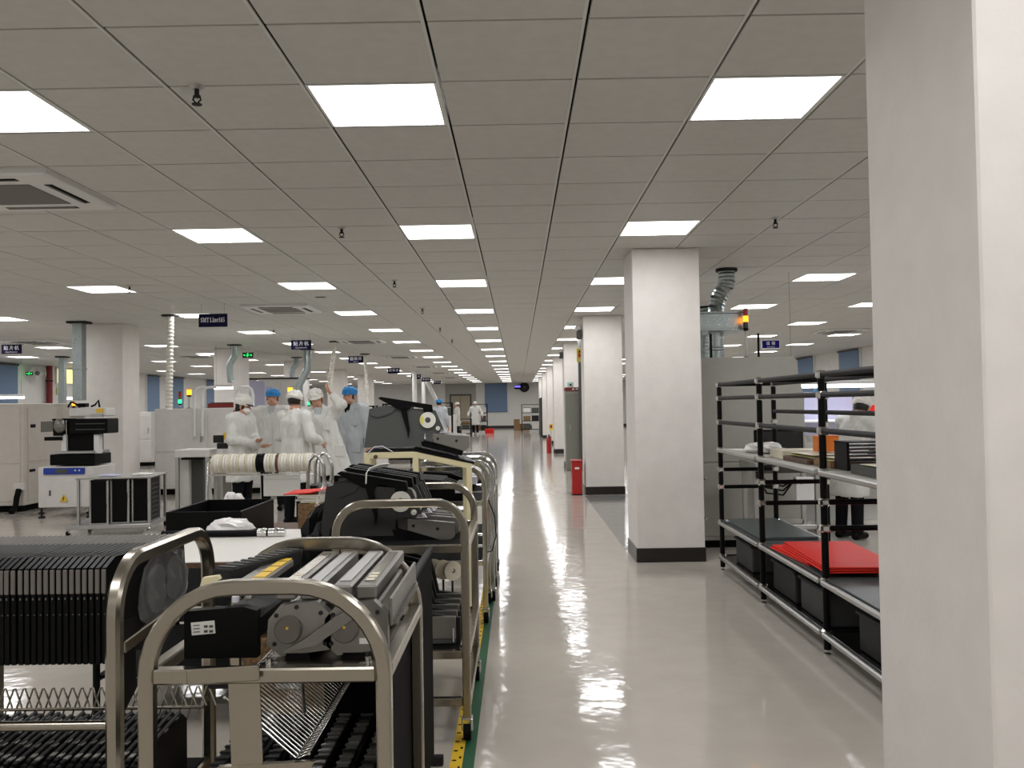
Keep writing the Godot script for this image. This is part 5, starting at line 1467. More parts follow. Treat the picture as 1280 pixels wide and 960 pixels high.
# feeders lying along the upper shelf of cart A, seen end on
func end_feeders(b: Vector3) -> void:
	var y := 0.845
	# black one with label
	var c := b + Vector3(-0.125, y, 0.0)
	var q := thing("tape_feeder", "black tape feeder with a white paper label and a yellow top strip", "feeder", c)
	part(q, "body", G().prism(PackedVector2Array([Vector2(-0.095, 0), Vector2(0.085, 0), Vector2(0.085, 0.115), Vector2(0.05, 0.125), Vector2(-0.095, 0.115)]), 0.26, 0.23), M.black, "black end plate")
	part(q, "base_rail", G().cbox(Vector3(-0.02, 0.03, -0.05), Vector3(0.12, 0.06, 0.56), 0.006), M.black)
	part(q, "paper_label", G().box(Vector3(-0.047, 0.075, 0.2615), Vector3(0.058, 0.031, 0.002), Basis(Vector3.BACK, 0.08)), M.paper, "white printed label")
	for k in 4: part(q, "label_print", G().box(Vector3(-0.04 + (k % 2) * 0.013, 0.067 + (k / 2) * 0.012, 0.2632), Vector3(0.009, 0.006, 0.001), Basis(Vector3.BACK, 0.08)), M.slate)
	for k in 3: part(q, "label_line", G().box(Vector3(-0.063, 0.066 + k * 0.008, 0.2632), Vector3(0.016, 0.0022, 0.001), Basis(Vector3.BACK, 0.08)), M.grille)
	part(q, "cover_plate", G().prism(PackedVector2Array([Vector2(-0.115, 0.12), Vector2(-0.06, 0.12), Vector2(-0.06, 0.14), Vector2(-0.085, 0.15), Vector2(-0.055, 0.165), Vector2(-0.06, 0.175), Vector2(-0.1, 0.17)]), 0.12, 0.1), M.cream)
	part(q, "top_bar", G().cbox(Vector3(0.02, 0.148, 0.0), Vector3(0.07, 0.022, 0.42), 0.004), M.feeder_metal)
	part(q, "yellow_strip", G().box(Vector3(0.035, 0.1605, 0.0), Vector3(0.03, 0.003, 0.42)), M.yellow, "yellow strip")
	for k in 5: part(q, "strip_tick", G().box(Vector3(0.035, 0.1625, -0.16 + k * 0.08), Vector3(0.028, 0.001, 0.004)), M.wood)
	part(q, "latch", G().cbox(Vector3(0.018, 0.134, 0.215), Vector3(0.016, 0.02, 0.016), 0.003), M.letter)
	part(q, "knob", G().lathe([Vector2(0, 0.012), Vector2(0.008, 0.01), Vector2(0.008, 0)], Vector3(0.05, 0.138, 0.21), Vector3.BACK, 10), M.alu)
	# grey geared ones
	for e in [[0.055, "grey tape feeder with round motor cover beside the black feeder", 0], [0.195, "grey tape feeder with round cover and toothed rack at the cart's outer side", 1]]:
		c = b + Vector3(e[0], y, 0.0)
		q = thing("tape_feeder", e[1], "feeder", c)
		var s: int = e[2]
		part(q, "end_plate", G().prism(PackedVector2Array([Vector2(-0.075, 0.03), Vector2(-0.04, 0.0), Vector2(0.085, 0.015), Vector2(0.085, 0.1), Vector2(0.05, 0.135), Vector2(-0.04, 0.125), Vector2(-0.07, 0.09)]), 0.25, 0.22), M.feeder_metal)
		part(q, "round_cover", G().lathe([Vector2(0, 0.014), Vector2(0.03, 0.014), Vector2(0.034, 0.008), Vector2(0.034, 0)], Vector3(-0.02, 0.065, 0.25), Vector3.BACK, 26), M.feeder_face, "round motor cover")
		part(q, "cover_dot", G().box(Vector3(-0.02, 0.072, 0.2645), Vector3(0.006, 0.006, 0.001)), M.yellow)
		for p in [[-0.055, 0.03], [-0.05, 0.1], [0.07, 0.03], [0.06, 0.105], [0.0, 0.12]]:
			part(q, "screw", G().lathe([Vector2(0, 0.004), Vector2(0.005, 0.004), Vector2(0.006, 0)], Vector3(p[0], p[1], 0.25), Vector3.BACK, 8), M.dark_grey)
		part(q, "body", G().cbox(Vector3(0.0, 0.06, -0.04), Vector3(0.1, 0.1, 0.52), 0.006), M.feeder_metal)
		part(q, "base_rail", G().cbox(Vector3(0.0, -0.0, -0.02), Vector3(0.06, 0.02, 0.54), 0.003), M.black)
		for k in 2:
			part(q, "top_rail", G().cbox(Vector3(-0.03 + k * 0.062, 0.152, -0.02), Vector3(0.05, 0.035, 0.52), 0.005), M.feeder_metal)
			part(q, "top_cover", G().box(Vector3(-0.03 + k * 0.062, 0.1705, -0.02), Vector3(0.028, 0.003, 0.42)), M.steel if k == s else M.alu, "bright metal top cover")
		for k in 3: part(q, "top_slot", G().box(Vector3(-0.03 + 0.062 * s, 0.1725, 0.1 + k * 0.04), Vector3(0.02, 0.001, 0.022)), M.reel_cream)
		if s == 1:
			part(q, "side_rack", G().cbox(Vector3(0.09, 0.1, -0.02), Vector3(0.008, 0.07, 0.5), 0.002), M.feeder_metal)
			for k in 22: part(q, "rack_tooth", G().box(Vector3(0.098, 0.07, -0.24 + k * 0.021), Vector3(0.01, 0.012, 0.01)), M.feeder_metal)
			part(q, "white_tag", G().box(Vector3(0.03, 0.085, 0.2515), Vector3(0.016, 0.034, 0.002), Basis(Vector3.BACK, -0.5)), M.paper, "white tag")
			part(q, "white_tag", G().box(Vector3(0.03, 0.035, 0.2515), Vector3(0.03, 0.014, 0.002)), M.paper)
		else:
			part(q, "lever_arm", G().prism(PackedVector2Array([Vector2(-0.03, 0.015), Vector2(0.05, 0.03), Vector2(0.16, 0.105), Vector2(0.155, 0.125), Vector2(0.1, 0.1), Vector2(0.03, 0.05)]), 0.27, 0.262), M.feeder_metal, "slanting lever arm")
	# slim metal guide lying behind
	q = thing("tape_guide", "ribbed grey tape guide leaning over the rear arch of the cart", "tape guide", b + Vector3(-0.15, y + 0.12, -0.14))
	part(q, "guide_body", G().cbox(Vector3(0, 0.03, 0), Vector3(0.06, 0.05, 0.34), 0.004, Basis(Vector3.UP, -0.35)), M.dark_grey)
	for k in 10: part(q, "guide_rib", G().cbox(Basis(Vector3.UP, -0.35) * Vector3(0, 0.057, -0.15 + k * 0.033), Vector3(0.056, 0.004, 0.014), 0.001, Basis(Vector3.UP, -0.35)), M.slate)

func cart_b() -> void:
	# ends stand along x; the near end arch spans z
	var b := P(-1.5, 0, 2.785)
	var o := thing("feeder_cart", "steel feeder cart packed with a row of slim black feeders", "cart", b)
	var t := 0.042
	for x in [0.37, -0.40]:
		var p := []
		for q in arch_path(-0.365, 0.365, 1.05 - t / 2, 0.15, 0.1): p.append(Vector3(x, q.y, -q.x))
		part(o, "arch_frame", G().sweep(p, Geo.square_profile(t, t, 0.009), false, Vector3.RIGHT), M.steel, "bent steel tube arch")
		for z in [-0.365, 0.365]: caster(o, Vector3(x, 0, z), 0.045)
		for y in [0.2]: part(o, "end_bar", G().cbox(Vector3(x, y, 0), Vector3(0.03, 0.03, 0.69), 0.004), M.steel)
	for z in [0.33, -0.33]:
		if z > 0:
			var y := 0.575
			part(o, "long_bar", G().rod(Vector3(-0.4, y, z), Vector3(0.37, y, z), 0.014, 10), M.steel)
		part(o, "long_bar", G().rod(Vector3(-0.4, 0.2, z), Vector3(0.37, 0.2, z), 0.014, 10), M.steel)
	for z in [0.1, -0.25]: part(o, "hang_rail", G().cbox(Vector3(-0.015, 0.735, z), Vector3(0.77, 0.025, 0.025), 0.003), M.dark_grey)
	part(o, "lower_tray", G().cbox(Vector3(-0.015, 0.217, 0), Vector3(0.76, 0.008, 0.66), 0.002), M.black_matte)
	part(o, "end_plate", G().prism(PackedVector2Array([Vector2(-0.30, 0.57), Vector2(-0.17, 0.64), Vector2(-0.16, 0.66), Vector2(-0.19, 0.66), Vector2(-0.19, 0.85), Vector2(-0.30, 0.85)]), 0.352, 0.346), M.black, "black end plate").rotation.y = PI / 2
	part(o, "slide_bar", G().cbox(Vector3(0.362, 0.79, 0.12), Vector3(0.012, 0.035, 0.34), 0.003, Basis(Vector3.RIGHT, 0.06)), M.steel)
	# zigzag wire comb at the back
	var z := -0.31
	for k in 22:
		var x := -0.38 + k * 0.0345
		part(o, "comb_wire", G().tube([Vector3(x, 0.36, z), Vector3(x + 0.03, 0.47, z - 0.02), Vector3(x + 0.036, 0.472, z - 0.02), Vector3(x + 0.07, 0.41, z)], 0.0035, 5), M.steel)
	part(o, "comb_rail", G().rod(Vector3(-0.4, 0.405, z + 0.004), Vector3(0.37, 0.405, z + 0.004), 0.006, 6), M.steel)
	# one feeder: dark plate with grey front face, built once and copied
	var proto: Node3D = null
	var bodyp := PackedVector2Array([Vector2(0.33, -0.27), Vector2(0.33, 0.0), Vector2(0.27, 0.022), Vector2(-0.24, 0.0), Vector2(-0.26, -0.18), Vector2(0.0, -0.24), Vector2(0.05, -0.3), Vector2(0.12, -0.27)])
	for k in 38:
		var pos := b + Vector3(0.325 - k * 0.0182, 1.015, 0)
		if k == 14 or k == 15: pos.x -= 0.002
		if k == 0:
			proto = thing("slim_feeder", "slim black feeder plate with grey front face, one of the packed row", "feeder", pos, "slim feeders packed in a row")
			var g := G()
			g.xf.basis = Basis(Vector3.UP, -PI / 2)
			g.prism(bodyp, -0.006, 0.006)
			part(proto, "body", g, M.black)
			part(proto, "front_face", G().cbox(Vector3(0, -0.038, 0.332), Vector3(0.0125, 0.068, 0.006), 0.002), M.feeder_face, "grey front face")
			part(proto, "top_strip", G().cbox(Vector3(0, 0.016, 0.15), Vector3(0.009, 0.006, 0.26), 0.002, Basis(Vector3.RIGHT, 0.03)), M.slate)
			part(proto, "top_strip", G().cbox(Vector3(0, 0.006, -0.13), Vector3(0.011, 0.01, 0.2), 0.002, Basis(Vector3.RIGHT, 0.03)), M.feeder_face)
			part(proto, "rivet", G().box(Vector3(0, -0.085, 0.332), Vector3(0.003, 0.006, 0.003)), M.feeder_face)
			part(proto, "front_seam", G().box(Vector3(0.003, -0.13, 0.331), Vector3(0.004, 0.003, 0.002)), M.slate)
		else:
			copy(proto, pos)
	# lower row lying askew
	var low: Node3D = null
	for k in 26:
		var pos := b + Vector3(0.33 - k * 0.028, 0.222, rng.randf_range(-0.02, 0.02))
		if k == 0:
			low = thing("short_feeder", "dark ribbed feeder in the lower tray of the packed cart", "feeder", pos, "feeders in the packed cart's lower tray")
			var g := G()
			g.xf.basis = Basis(Vector3.UP, -PI / 2)
			g.prism(PackedVector2Array([Vector2(0.3, 0), Vector2(0.3, 0.12), Vector2(0.16, 0.17), Vector2(-0.2, 0.2), Vector2(-0.24, 0.17), Vector2(-0.24, 0)]), -0.010, 0.010)
			part(low, "body", g, M.black)
			part(low, "top_strip", G().cbox(Vector3(0, 0.19, -0.03), Vector3(0.014, 0.008, 0.34), 0.002, Basis(Vector3.RIGHT, 0.083)), M.dark_grey)
			for r in 4: part(low, "clip", G().cbox(Vector3(0.002, 0.197 - r * 0.006, -0.16 + r * 0.09), Vector3(0.016, 0.008, 0.03), 0.002), M.feeder_metal)
		else:
			copy(low, pos)
	# clear bag of reels hung on the near end
	o = thing("plastic_bag", "clear plastic bag of round reels hanging inside the steel arch", "bag", b + Vector3(0.342, 0.86, -0.05))
	part(o, "bag_film", G().ball(Vector3(0, 0.02, -0.0), Vector3(0.012, 0.13, 0.19), 22, 0.35, 3), M.clear)
	for e in [[0.06, 0.03, 0.075], [-0.07, 0.04, 0.07]]:
		part(o, "reel_disc", G().lathe([Vector2(0.0, -0.004), Vector2(e[2], -0.004), Vector2(e[2], 0.004), Vector2(0.0, 0.004)], Vector3(-0.002, e[1], e[0]), Vector3.RIGHT, 22), M.slate)

# big tape feeder seen from the side: x along (nose at +x), z is thickness
func big_feeder(label: String, at_: Vector3, group: String, dark: bool) -> Node3D:
	var q := thing("tape_feeder", label, "feeder", at_, group)
	var pm: Material = M.plate_dark if dark else M.slate
	part(q, "side_plate", G().prism(PackedVector2Array([Vector2(0, 0), Vector2(0.032, 0.225), Vector2(0.124, 0.24), Vector2(0.42, 0.21), Vector2(0.474, 0.083), Vector2(0.354, 0.078), Vector2(0.34, 0.0)]), 0, -0.02), pm, "slate grey side plate")
	part(q, "fold_flap", G().prism(PackedVector2Array([Vector2(0.04, 0.19), Vector2(0.08, 0.175), Vector2(0.16, 0.2), Vector2(0.19, 0.235), Vector2(0.12, 0.245), Vector2(0.035, 0.228)]), 0.008, 0.0), pm)
	part(q, "handle", G().prism(PackedVector2Array([Vector2(0.083, 0.288), Vector2(0.1, 0.297), Vector2(0.4, 0.245), Vector2(0.405, 0.205), Vector2(0.35, 0.2), Vector2(0.345, 0.226), Vector2(0.275, 0.236), Vector2(0.255, 0.216), Vector2(0.2, 0.222), Vector2(0.15, 0.25)]), 0.012, -0.03), M.black, "black carrying handle")
	part(q, "strut", G().prism(PackedVector2Array([Vector2(0.212, 0.225), Vector2(0.25, 0.225), Vector2(0.268, 0.1), Vector2(0.257, 0.05), Vector2(0.25, 0.1)]), 0.012, 0.002), M.black)
	var rc := Vector3(0.373, 0.156, 0.006)
	part(q, "tape_reel", G().lathe([Vector2(0.0, 0.0), Vector2(0.012, 0.0), Vector2(0.012, 0.008), Vector2(0.047, 0.008), Vector2(0.047, 0), Vector2(0.047, -0.01), Vector2(0, -0.01)], rc, Vector3.BACK, 28), M.reel_white, "white tape reel")
	part(q, "reel_hub", G().lathe([Vector2(0, 0.012), Vector2(0.006, 0.012), Vector2(0.008, 0.009), Vector2(0.016, 0.009), Vector2(0.018, 0.006)], rc, Vector3.BACK, 18), M.slate)
	if not dark: part(q, "reel_window", G().prism(PackedVector2Array([Vector2(0.328, 0.17), Vector2(0.345, 0.185), Vector2(0.35, 0.16), Vector2(0.342, 0.13), Vector2(0.332, 0.135)]), 0.017, 0.014), M.yellow_pale, "yellow reel window")
	part(q, "guide_wheel", G().lathe([Vector2(0, 0.014), Vector2(0.005, 0.014), Vector2(0.006, 0.01), Vector2(0.013, 0.01), Vector2(0.013, 0)], Vector3(0.432, 0.106, 0.0), Vector3.BACK, 16), M.reel_white)
	part(q, "tape_hump", G().prism(PackedVector2Array([Vector2(0.44, 0.078), Vector2(0.45, 0.096), Vector2(0.475, 0.1), Vector2(0.49, 0.08)]), 0.0, -0.02), M.letter)
	part(q, "nose_block", G().prism(PackedVector2Array([Vector2(0.404, 0.078), Vector2(0.616, 0.056), Vector2(0.616, -0.008), Vector2(0.585, -0.03), Vector2(0.404, 0.026)]), 0.012, -0.02), M.feeder_metal, "grey metal nose block")
	part(q, "nose_cover", G().prism(PackedVector2Array([Vector2(0.356, 0.078), Vector2(0.402, 0.078), Vector2(0.402, 0.024), Vector2(0.362, 0.036)]), 0.014, -0.02), pm)
	for p in [[0.43, 0.045], [0.54, 0.03]]: part(q, "screw", G().lathe([Vector2(0, 0.005), Vector2(0.007, 0.004), Vector2(0.008, 0)], Vector3(p[0], p[1], 0.012), Vector3.BACK, 10), M.dark_grey)
	part(q, "base_rail", G().prism(PackedVector2Array([Vector2(0.33, 0.03), Vector2(0.404, 0.024), Vector2(0.58, -0.032), Vector2(0.57, -0.06), Vector2(0.34, 0.0)]), 0.004, -0.02), M.black)
	return q

func black_board() -> void:
	var o := thing("black_board", "tall black board standing between the two steel feeder carts", "board", P(-0.37, 0, 3.22))
	part(o, "panel", G().cbox(Vector3(0, 0.45, 0), Vector3(0.012, 0.82, 0.72), 0.003), M.black_matte)
	part(o, "edge_frame", G().cbox(Vector3(0, 0.87, 0), Vector3(0.022, 0.022, 0.74), 0.004), M.dark_grey)
	for z in [-0.34, 0.34]: part(o, "foot", G().cbox(Vector3(0, 0.02, z), Vector3(0.09, 0.04, 0.03), 0.004), M.dark_grey)

func cart_c() -> void:
	black_board()
	var b := P(-0.525, 0, 4.24)
	var o := thing("feeder_cart", "round-tube steel cart standing on the floor tape with handled feeders on top", "cart", b)
	steel_cart(o, 0.6, 0.86, 1.05, 0.13, 0.036, [0.83, 0.37, 0.165], null, M.steel)
	for y in [0.845, 0.385]: part(o, "shelf_tray", G().cbox(Vector3(0, y, 0), Vector3(0.5, 0.006, 0.78), 0.001), M.black_matte)
	var f: Node3D = null
	for k in 6:
		var p := b + Vector3(-0.39, 0.868 + (0.012 if k else 0.0), 0.26 - k * 0.075)
		if k == 0: f = big_feeder("dark grey feeder with black handle and white reel on the round-tube cart", p, "feeders on the round-tube cart", true)
		else: copy(f, p + Vector3(rng.randf_range(-0.02, 0.03), 0, 0))
	# strap over the handles
	o = thing("white_strap", "white cloth strap tied over the black feeder handles", "strap", b + Vector3(-0.16, 1.165, 0.28))
	part(o, "strap_band", G().sweep([Vector3(-0.01, -0.055, 0.012), Vector3(-0.008, -0.01, 0.012), Vector3(0.0, 0.008, 0.0), Vector3(0.03, 0.016, -0.1), Vector3(0.06, 0.014, -0.2)], Geo.square_profile(0.022, 0.004, 0.001), false, Vector3.RIGHT), M.paper)
	# black plastic cover slumping over the left side
	o = thing("black_cover", "crumpled black plastic cover draped over the cart's left side", "plastic cover", P(-0.9, 0.4, 4.2))
	part(o, "cover_film", G().ball(Vector3(0, 0.3, 0), Vector3(0.16, 0.31, 0.3), 26, 0.3, 12), M.black)
	o = thing("clear_film", "crumpled clear plastic film standing up behind the black cover", "plastic film", P(-1.0, 0.86, 4.52))
	part(o, "film_sheet", G().ball(Vector3(0, 0.07, 0), Vector3(0.06, 0.14, 0.05), 18, 0.5, 21), M.clear)
	# middle level: smaller feeders with round reels
	for k in 5:
		var q := thing("tape_feeder", "small grey feeder with round reels on the round-tube cart's middle level", "feeder", b + Vector3(0.05, 0.39, 0.3 - k * 0.12), "feeders on the round-tube cart's middle level")
		part(q, "side_plate", G().prism(PackedVector2Array([Vector2(-0.24, 0.0), Vector2(0.2, 0.0), Vector2(0.2, 0.11), Vector2(0.06, 0.13), Vector2(0.02, 0.3), Vector2(-0.2, 0.36), Vector2(-0.24, 0.3)]), 0, -0.03), M.dark_grey)
		part(q, "tape_reel", G().lathe([Vector2(0, 0.012), Vector2(0.008, 0.012), Vector2(0.04, 0.01), Vector2(0.04, 0)], Vector3(-0.03, 0.22, 0), Vector3.BACK, 22), M.reel_cream)
		part(q, "guide_wheel", G().lathe([Vector2(0, 0.012), Vector2(0.014, 0.01), Vector2(0.014, 0)], Vector3(0.02, 0.175, 0), Vector3.BACK, 14), M.reel_white)
		part(q, "nose_block", G().cbox(Vector3(0.1, 0.07, 0.008), Vector3(0.16, 0.1, 0.03), 0.004), M.feeder_metal)
		part(q, "nose_slot", G().box(Vector3(0.17, 0.04, 0.0245), Vector3(0.006, 0.06, 0.002)), M.letter)
		part(q, "lower_block", G().cbox(Vector3(0.06, 0.01, 0.004), Vector3(0.24, 0.02, 0.03), 0.003), M.slate)
	# loose reels behind
	for k in 3:
		var q := thing("component_reel", "grey component reel standing on the middle level's far side", "reel", b + Vector3(0.17 - k * 0.05, 0.6, -0.3 - k * 0.03), "reels behind the middle level feeders")
		reel(q, Vector3(0, 0, 0), 0.05, 0.02, M.reel_cream, Vector3(0.5, 0, 0.85).normalized())
		part(q, "stand_pin", G().rod(Vector3(0, -0.21, 0), Vector3(0, -0.04, 0), 0.006, 6), M.dark_grey)

func cart_cream() -> void:
	var b := P(-0.63, 0, 5.36)
	var o := thing("cream_stand", "cream painted steel feeder stand with sloping front rail", "stand", b)
	o.rotation.y = 0.1
	var xl := -0.28
	var xm := 0.0
	var xr := 0.31
	var hy := 1.175
	var ly := 1.1
	for z in [0.28, -0.28]:
		part(o, "leg", G().bar(Vector3(xl, 0.06, z), Vector3(xl, hy, z), 0.034, 0.034), M.cream)
		part(o, "leg", G().bar(Vector3(xm, 0.06, z), Vector3(xm, hy, z), 0.034, 0.034), M.cream)
		part(o, "leg", G().bar(Vector3(xr, 0.06, z), Vector3(xr, ly, z), 0.034, 0.034), M.cream)
		part(o, "top_rail", G().bar(Vector3(xl - 0.017, hy, z), Vector3(xm + 0.017, hy, z), 0.032, 0.036), M.cream)
		part(o, "slope_rail", G().bar(Vector3(xm, hy, z), Vector3(xr + 0.017, ly, z), 0.032, 0.036), M.cream)
		for x in [xl, xr]: caster(o, Vector3(x, 0, z), 0.035)
		part(o, "low_rail", G().bar(Vector3(xl, 0.2, z), Vector3(xr, 0.2, z), 0.03, 0.03), M.cream)
	for e in [[xl, hy], [xm, hy], [xr, ly], [xl, 0.2], [xr, 0.2], [xr, 0.7]]: part(o, "tie_rail", G().bar(Vector3(e[0], e[1], -0.27), Vector3(e[0], e[1], 0.27), 0.03, 0.03), M.cream)
	part(o, "top_plate", G().cbox(Vector3((xl + xm) / 2, hy + 0.02, 0), Vector3(0.3, 0.006, 0.56), 0.002), M.dark_grey)
	part(o, "slope_tray", G().cbox(Vector3((xm + xr) / 2 + 0.01, (hy + ly) / 2 + 0.025, 0), Vector3(0.36, 0.012, 0.6), 0.003, Basis(Vector3.BACK, -0.237)), M.black)
	part(o, "knob", G().lathe([Vector2(0, 0.02), Vector2(0.012, 0.018), Vector2(0.012, 0)], Vector3(xl + 0.05, hy - 0.006, 0.3), Vector3.BACK, 12), M.wood)
	part(o, "cable_loop", G().tube([Vector3(-0.28, hy + 0.01, 0.3), Vector3(-0.24, hy + 0.05, 0.3), Vector3(-0.19, hy + 0.055, 0.3), Vector3(-0.13, hy + 0.02, 0.3)], 0.003, 6), M.letter)
	var f: Node3D = null
	for k in 6:
		var local := Vector3(-0.3, hy + 0.045, 0.24 - k * 0.085)
		var p := b + Basis(Vector3.UP, 0.1) * local
		if k == 0:
			f = big_feeder("slate grey feeder with black handle and white reel on the cream stand", p, "feeders on the cream stand", false)
			f.rotation.y = 0.1
		else: copy(f, p, 0.1)

func carts_behind() -> void:
	var lab := ["shiny steel cart with arched ends just behind the cream stand", "farthest shiny steel cart with arched ends in the aisle row", "low steel cart with arched ends nested behind the cream stand"]
	var n := 0
	for e in [[-0.52, 6.15, 0.6, 0.62], [-0.50, 6.75, 0.62, 0.5], [-0.49, 7.4, 0.6, 0.6]]:
		var b := P(e[0], 0, e[1])
		var o := thing("feeder_cart", lab[n], "cart", b)
		steel_cart(o, e[2], e[3], 1.05, 0.12, 0.032, [0.8, 0.4], null, M.chrome)
		for y in [0.812, 0.412]: part(o, "shelf_tray", G().cbox(Vector3(0, y, 0), Vector3(e[2] - 0.08, 0.006, e[3] - 0.08), 0.001), M.black_matte)
		if n == 0: part(o, "hanging_cable", G().tube([Vector3(0.31, 0.82, 0.28), Vector3(0.35, 0.72, 0.3), Vector3(0.36, 0.58, 0.3), Vector3(0.33, 0.48, 0.29), Vector3(0.3, 0.47, 0.28)], 0.004, 6), M.rubber)
		var f: Node3D = null
		for k in 4:
			var p := b + Vector3(-0.2, 0.86, e[3] / 2 - 0.1 - k * 0.11)
			var q := thing("tape_feeder", ["black feeder with white block on the cart behind the cream stand", "black feeder on the farthest arched cart", "black feeder on the nested low cart"][n], "feeder", p, ["feeders behind the cream stand", "feeders on the farthest cart", "feeders on the nested cart"][n])
			part(q, "body", G().prism(PackedVector2Array([Vector2(-0.06, -0.045), Vector2(0.36, -0.045), Vector2(0.36, 0.02), Vector2(0.2, 0.08), Vector2(-0.02, 0.1), Vector2(-0.06, 0.05)]), 0, -0.04), M.black)
			part(q, "top_strip", G().prism(PackedVector2Array([Vector2(-0.02, 0.1), Vector2(0.2, 0.08), Vector2(0.2, 0.092), Vector2(-0.02, 0.112)]), -0.004, -0.036), M.slate)
			part(q, "nose_block", G().cbox(Vector3(0.33, 0.03, -0.02), Vector3(0.1, 0.06, 0.044), 0.004), M.letter if k == 0 else M.feeder_metal)
		n += 1

# ---------------------------------------------------------------- people: smooth-joined tapered capsules meshed as surface nets
# bone: [a, b, radius at a, radius at b]
func skin_of(bones: Array, cell: float, k: float, floor_y := -1000.0, fold := 0.0) -> Geo:
	var lo := Vector3(1e9, 1e9, 1e9)
	var hi := -lo
	for q in bones:
		var r: float = maxf(q[2], q[3]) + k + cell * 2
		for e in 2:
			lo = lo.min((q[e] as Vector3) - Vector3(r, r, r)); hi = hi.max((q[e] as Vector3) + Vector3(r, r, r))
	var nx := int((hi.x - lo.x) / cell) + 2
	var ny := int((hi.y - lo.y) / cell) + 2
	var nz := int((hi.z - lo.z) / cell) + 2
	var f := PackedFloat32Array()
	f.resize(nx * ny * nz)
	f.fill(10.0)
	for q in bones:
		var a: Vector3 = q[0]
		var b: Vector3 = q[1]
		var ra: float = q[2]
		var rb: float = q[3]
		var ab := b - a
		var ll := maxf(ab.length_squared(), 1e-9)
		var m := maxf(ra, rb) + k + cell * 1.6
		var l3 := (a.min(b) - Vector3(m, m, m) - lo) / cell
		var h3 := (a.max(b) + Vector3(m, m, m) - lo) / cell
		for x in range(maxi(0, int(l3.x)), mini(nx, int(h3.x) + 1)):
			for y in range(maxi(0, int(l3.y)), mini(ny, int(h3.y) + 1)):
				var row := (x * ny + y) * nz
				for z in range(maxi(0, int(l3.z)), mini(nz, int(h3.z) + 1)):
					var p := lo + Vector3(x, y, z) * cell
					var t := clampf((p - a).dot(ab) / ll, 0.0, 1.0)
					var d := (p - a - ab * t).length() - lerpf(ra, rb, t)
					var o := f[row + z]
					var h := maxf(k - absf(o - d), 0.0) / k
					f[row + z] = minf(o, d) - h * h * k * 0.25
	if floor_y > -999.0:
		for x in nx:
			for y in ny:
				var c := floor_y - (lo.y + y * cell)
				if c > -cell * 2:
					var row := (x * ny + y) * nz
					for z in nz: f[row + z] = maxf(f[row + z], c)
	var index := {}
	var pts := PackedVector3Array()
	var ox := ny * nz
	for x in nx - 1:
		for y in ny - 1:
			var row := (x * ny + y) * nz
			for z in nz - 1:
				var i := row + z
				var c0 := f[i]
				if c0 > cell * 2.5 or c0 < -cell * 2.5: continue
				var c1 := f[i + 1]; var c2 := f[i + nz]; var c3 := f[i + nz + 1]
				var c4 := f[i + ox]; var c5 := f[i + ox + 1]; var c6 := f[i + ox + nz]; var c7 := f[i + ox + nz + 1]
				var neg := int(c0 < 0) + int(c1 < 0) + int(c2 < 0) + int(c3 < 0) + int(c4 < 0) + int(c5 < 0) + int(c6 < 0) + int(c7 < 0)
				if neg == 0 or neg == 8: continue
				var s := Vector3.ZERO
				var n := 0
				var e := [c0, c1, c2, c3, c4, c5, c6, c7]
				for w in EDGES:
					var u: float = e[w[0]]
					var v: float = e[w[1]]
					if (u < 0) != (v < 0):
						s += CORNERS[w[0]].lerp(CORNERS[w[1]], u / (u - v)); n += 1
				index[i] = pts.size()
				pts.append(lo + (Vector3(x, y, z) + s / n) * cell)
	var nrm := PackedVector3Array()
	nrm.resize(pts.size())
	var quads := []
	for i in index:
		# edges along z, y, x leaving the low corner of this cell
		var steps := [[1, nz, ox], [nz, ox, 1], [ox, 1, nz]]
		for st in steps:
			var v0 := f[i]
			var v1: float = f[i + st[0]]
			if (v0 < 0) == (v1 < 0): continue
			var j1: int = i - st[1]
			var j2: int = i - st[1] - st[2]
			var j3: int = i - st[2]
			if not (index.has(j1) and index.has(j2) and index.has(j3)): continue
			var q := [index[i], index[j1], index[j2], index[j3]]
			if v0 >= 0: q.reverse()
			quads.append(q)
	var g := Geo.new()
	var flip := 0.0
	for turn in (2 if fold > 0 else 1):
		nrm.fill(Vector3.ZERO)
		for q in quads:
			var nn := (pts[q[1]] - pts[q[0]]).cross(pts[q[2]] - pts[q[0]])
			for e in q: nrm[e] += nn
		if turn == 0 and fold > 0:
			var fn := FastNoiseLite.new()
			fn.seed = 31
			fn.frequency = 1.0
			for i in pts.size():
				var p := pts[i]
				pts[i] = p + nrm[i].normalized() * fold * fn.get_noise_3d(p.x * 11.0 + p.y * 3.0, p.y * 3.5, p.z * 11.0)
	# orient by the first bone: outward normals point away from it on the whole
	for i in pts.size(): flip += nrm[i].dot(pts[i] - (bones[0][0] as Vector3).lerp(bones[0][1], 0.5))
	var sg := 1.0 if flip > 0 else -1.0
	for q in quads:
		var w := [pts[q[0]], pts[q[1]], pts[q[2]], pts[q[3]]]
		var m := [(nrm[q[0]] * sg).normalized(), (nrm[q[1]] * sg).normalized(), (nrm[q[2]] * sg).normalized(), (nrm[q[3]] * sg).normalized()]
		if sg > 0: g.quad4(w[0], w[1], w[2], w[3], m[0], m[1], m[2], m[3])
		else: g.quad4(w[3], w[2], w[1], w[0], m[3], m[2], m[1], m[0])
	return g

const EDGES := [[0, 1], [2, 3], [4, 5], [6, 7], [0, 2], [1, 3], [4, 6], [5, 7], [0, 4], [1, 5], [2, 6], [3, 7]]
const CORNERS := [Vector3(0, 0, 0), Vector3(0, 0, 1), Vector3(0, 1, 0), Vector3(0, 1, 1), Vector3(1, 0, 0), Vector3(1, 0, 1), Vector3(1, 1, 0), Vector3(1, 1, 1)]

var head_geo: Geo
var hand_geo: Geo

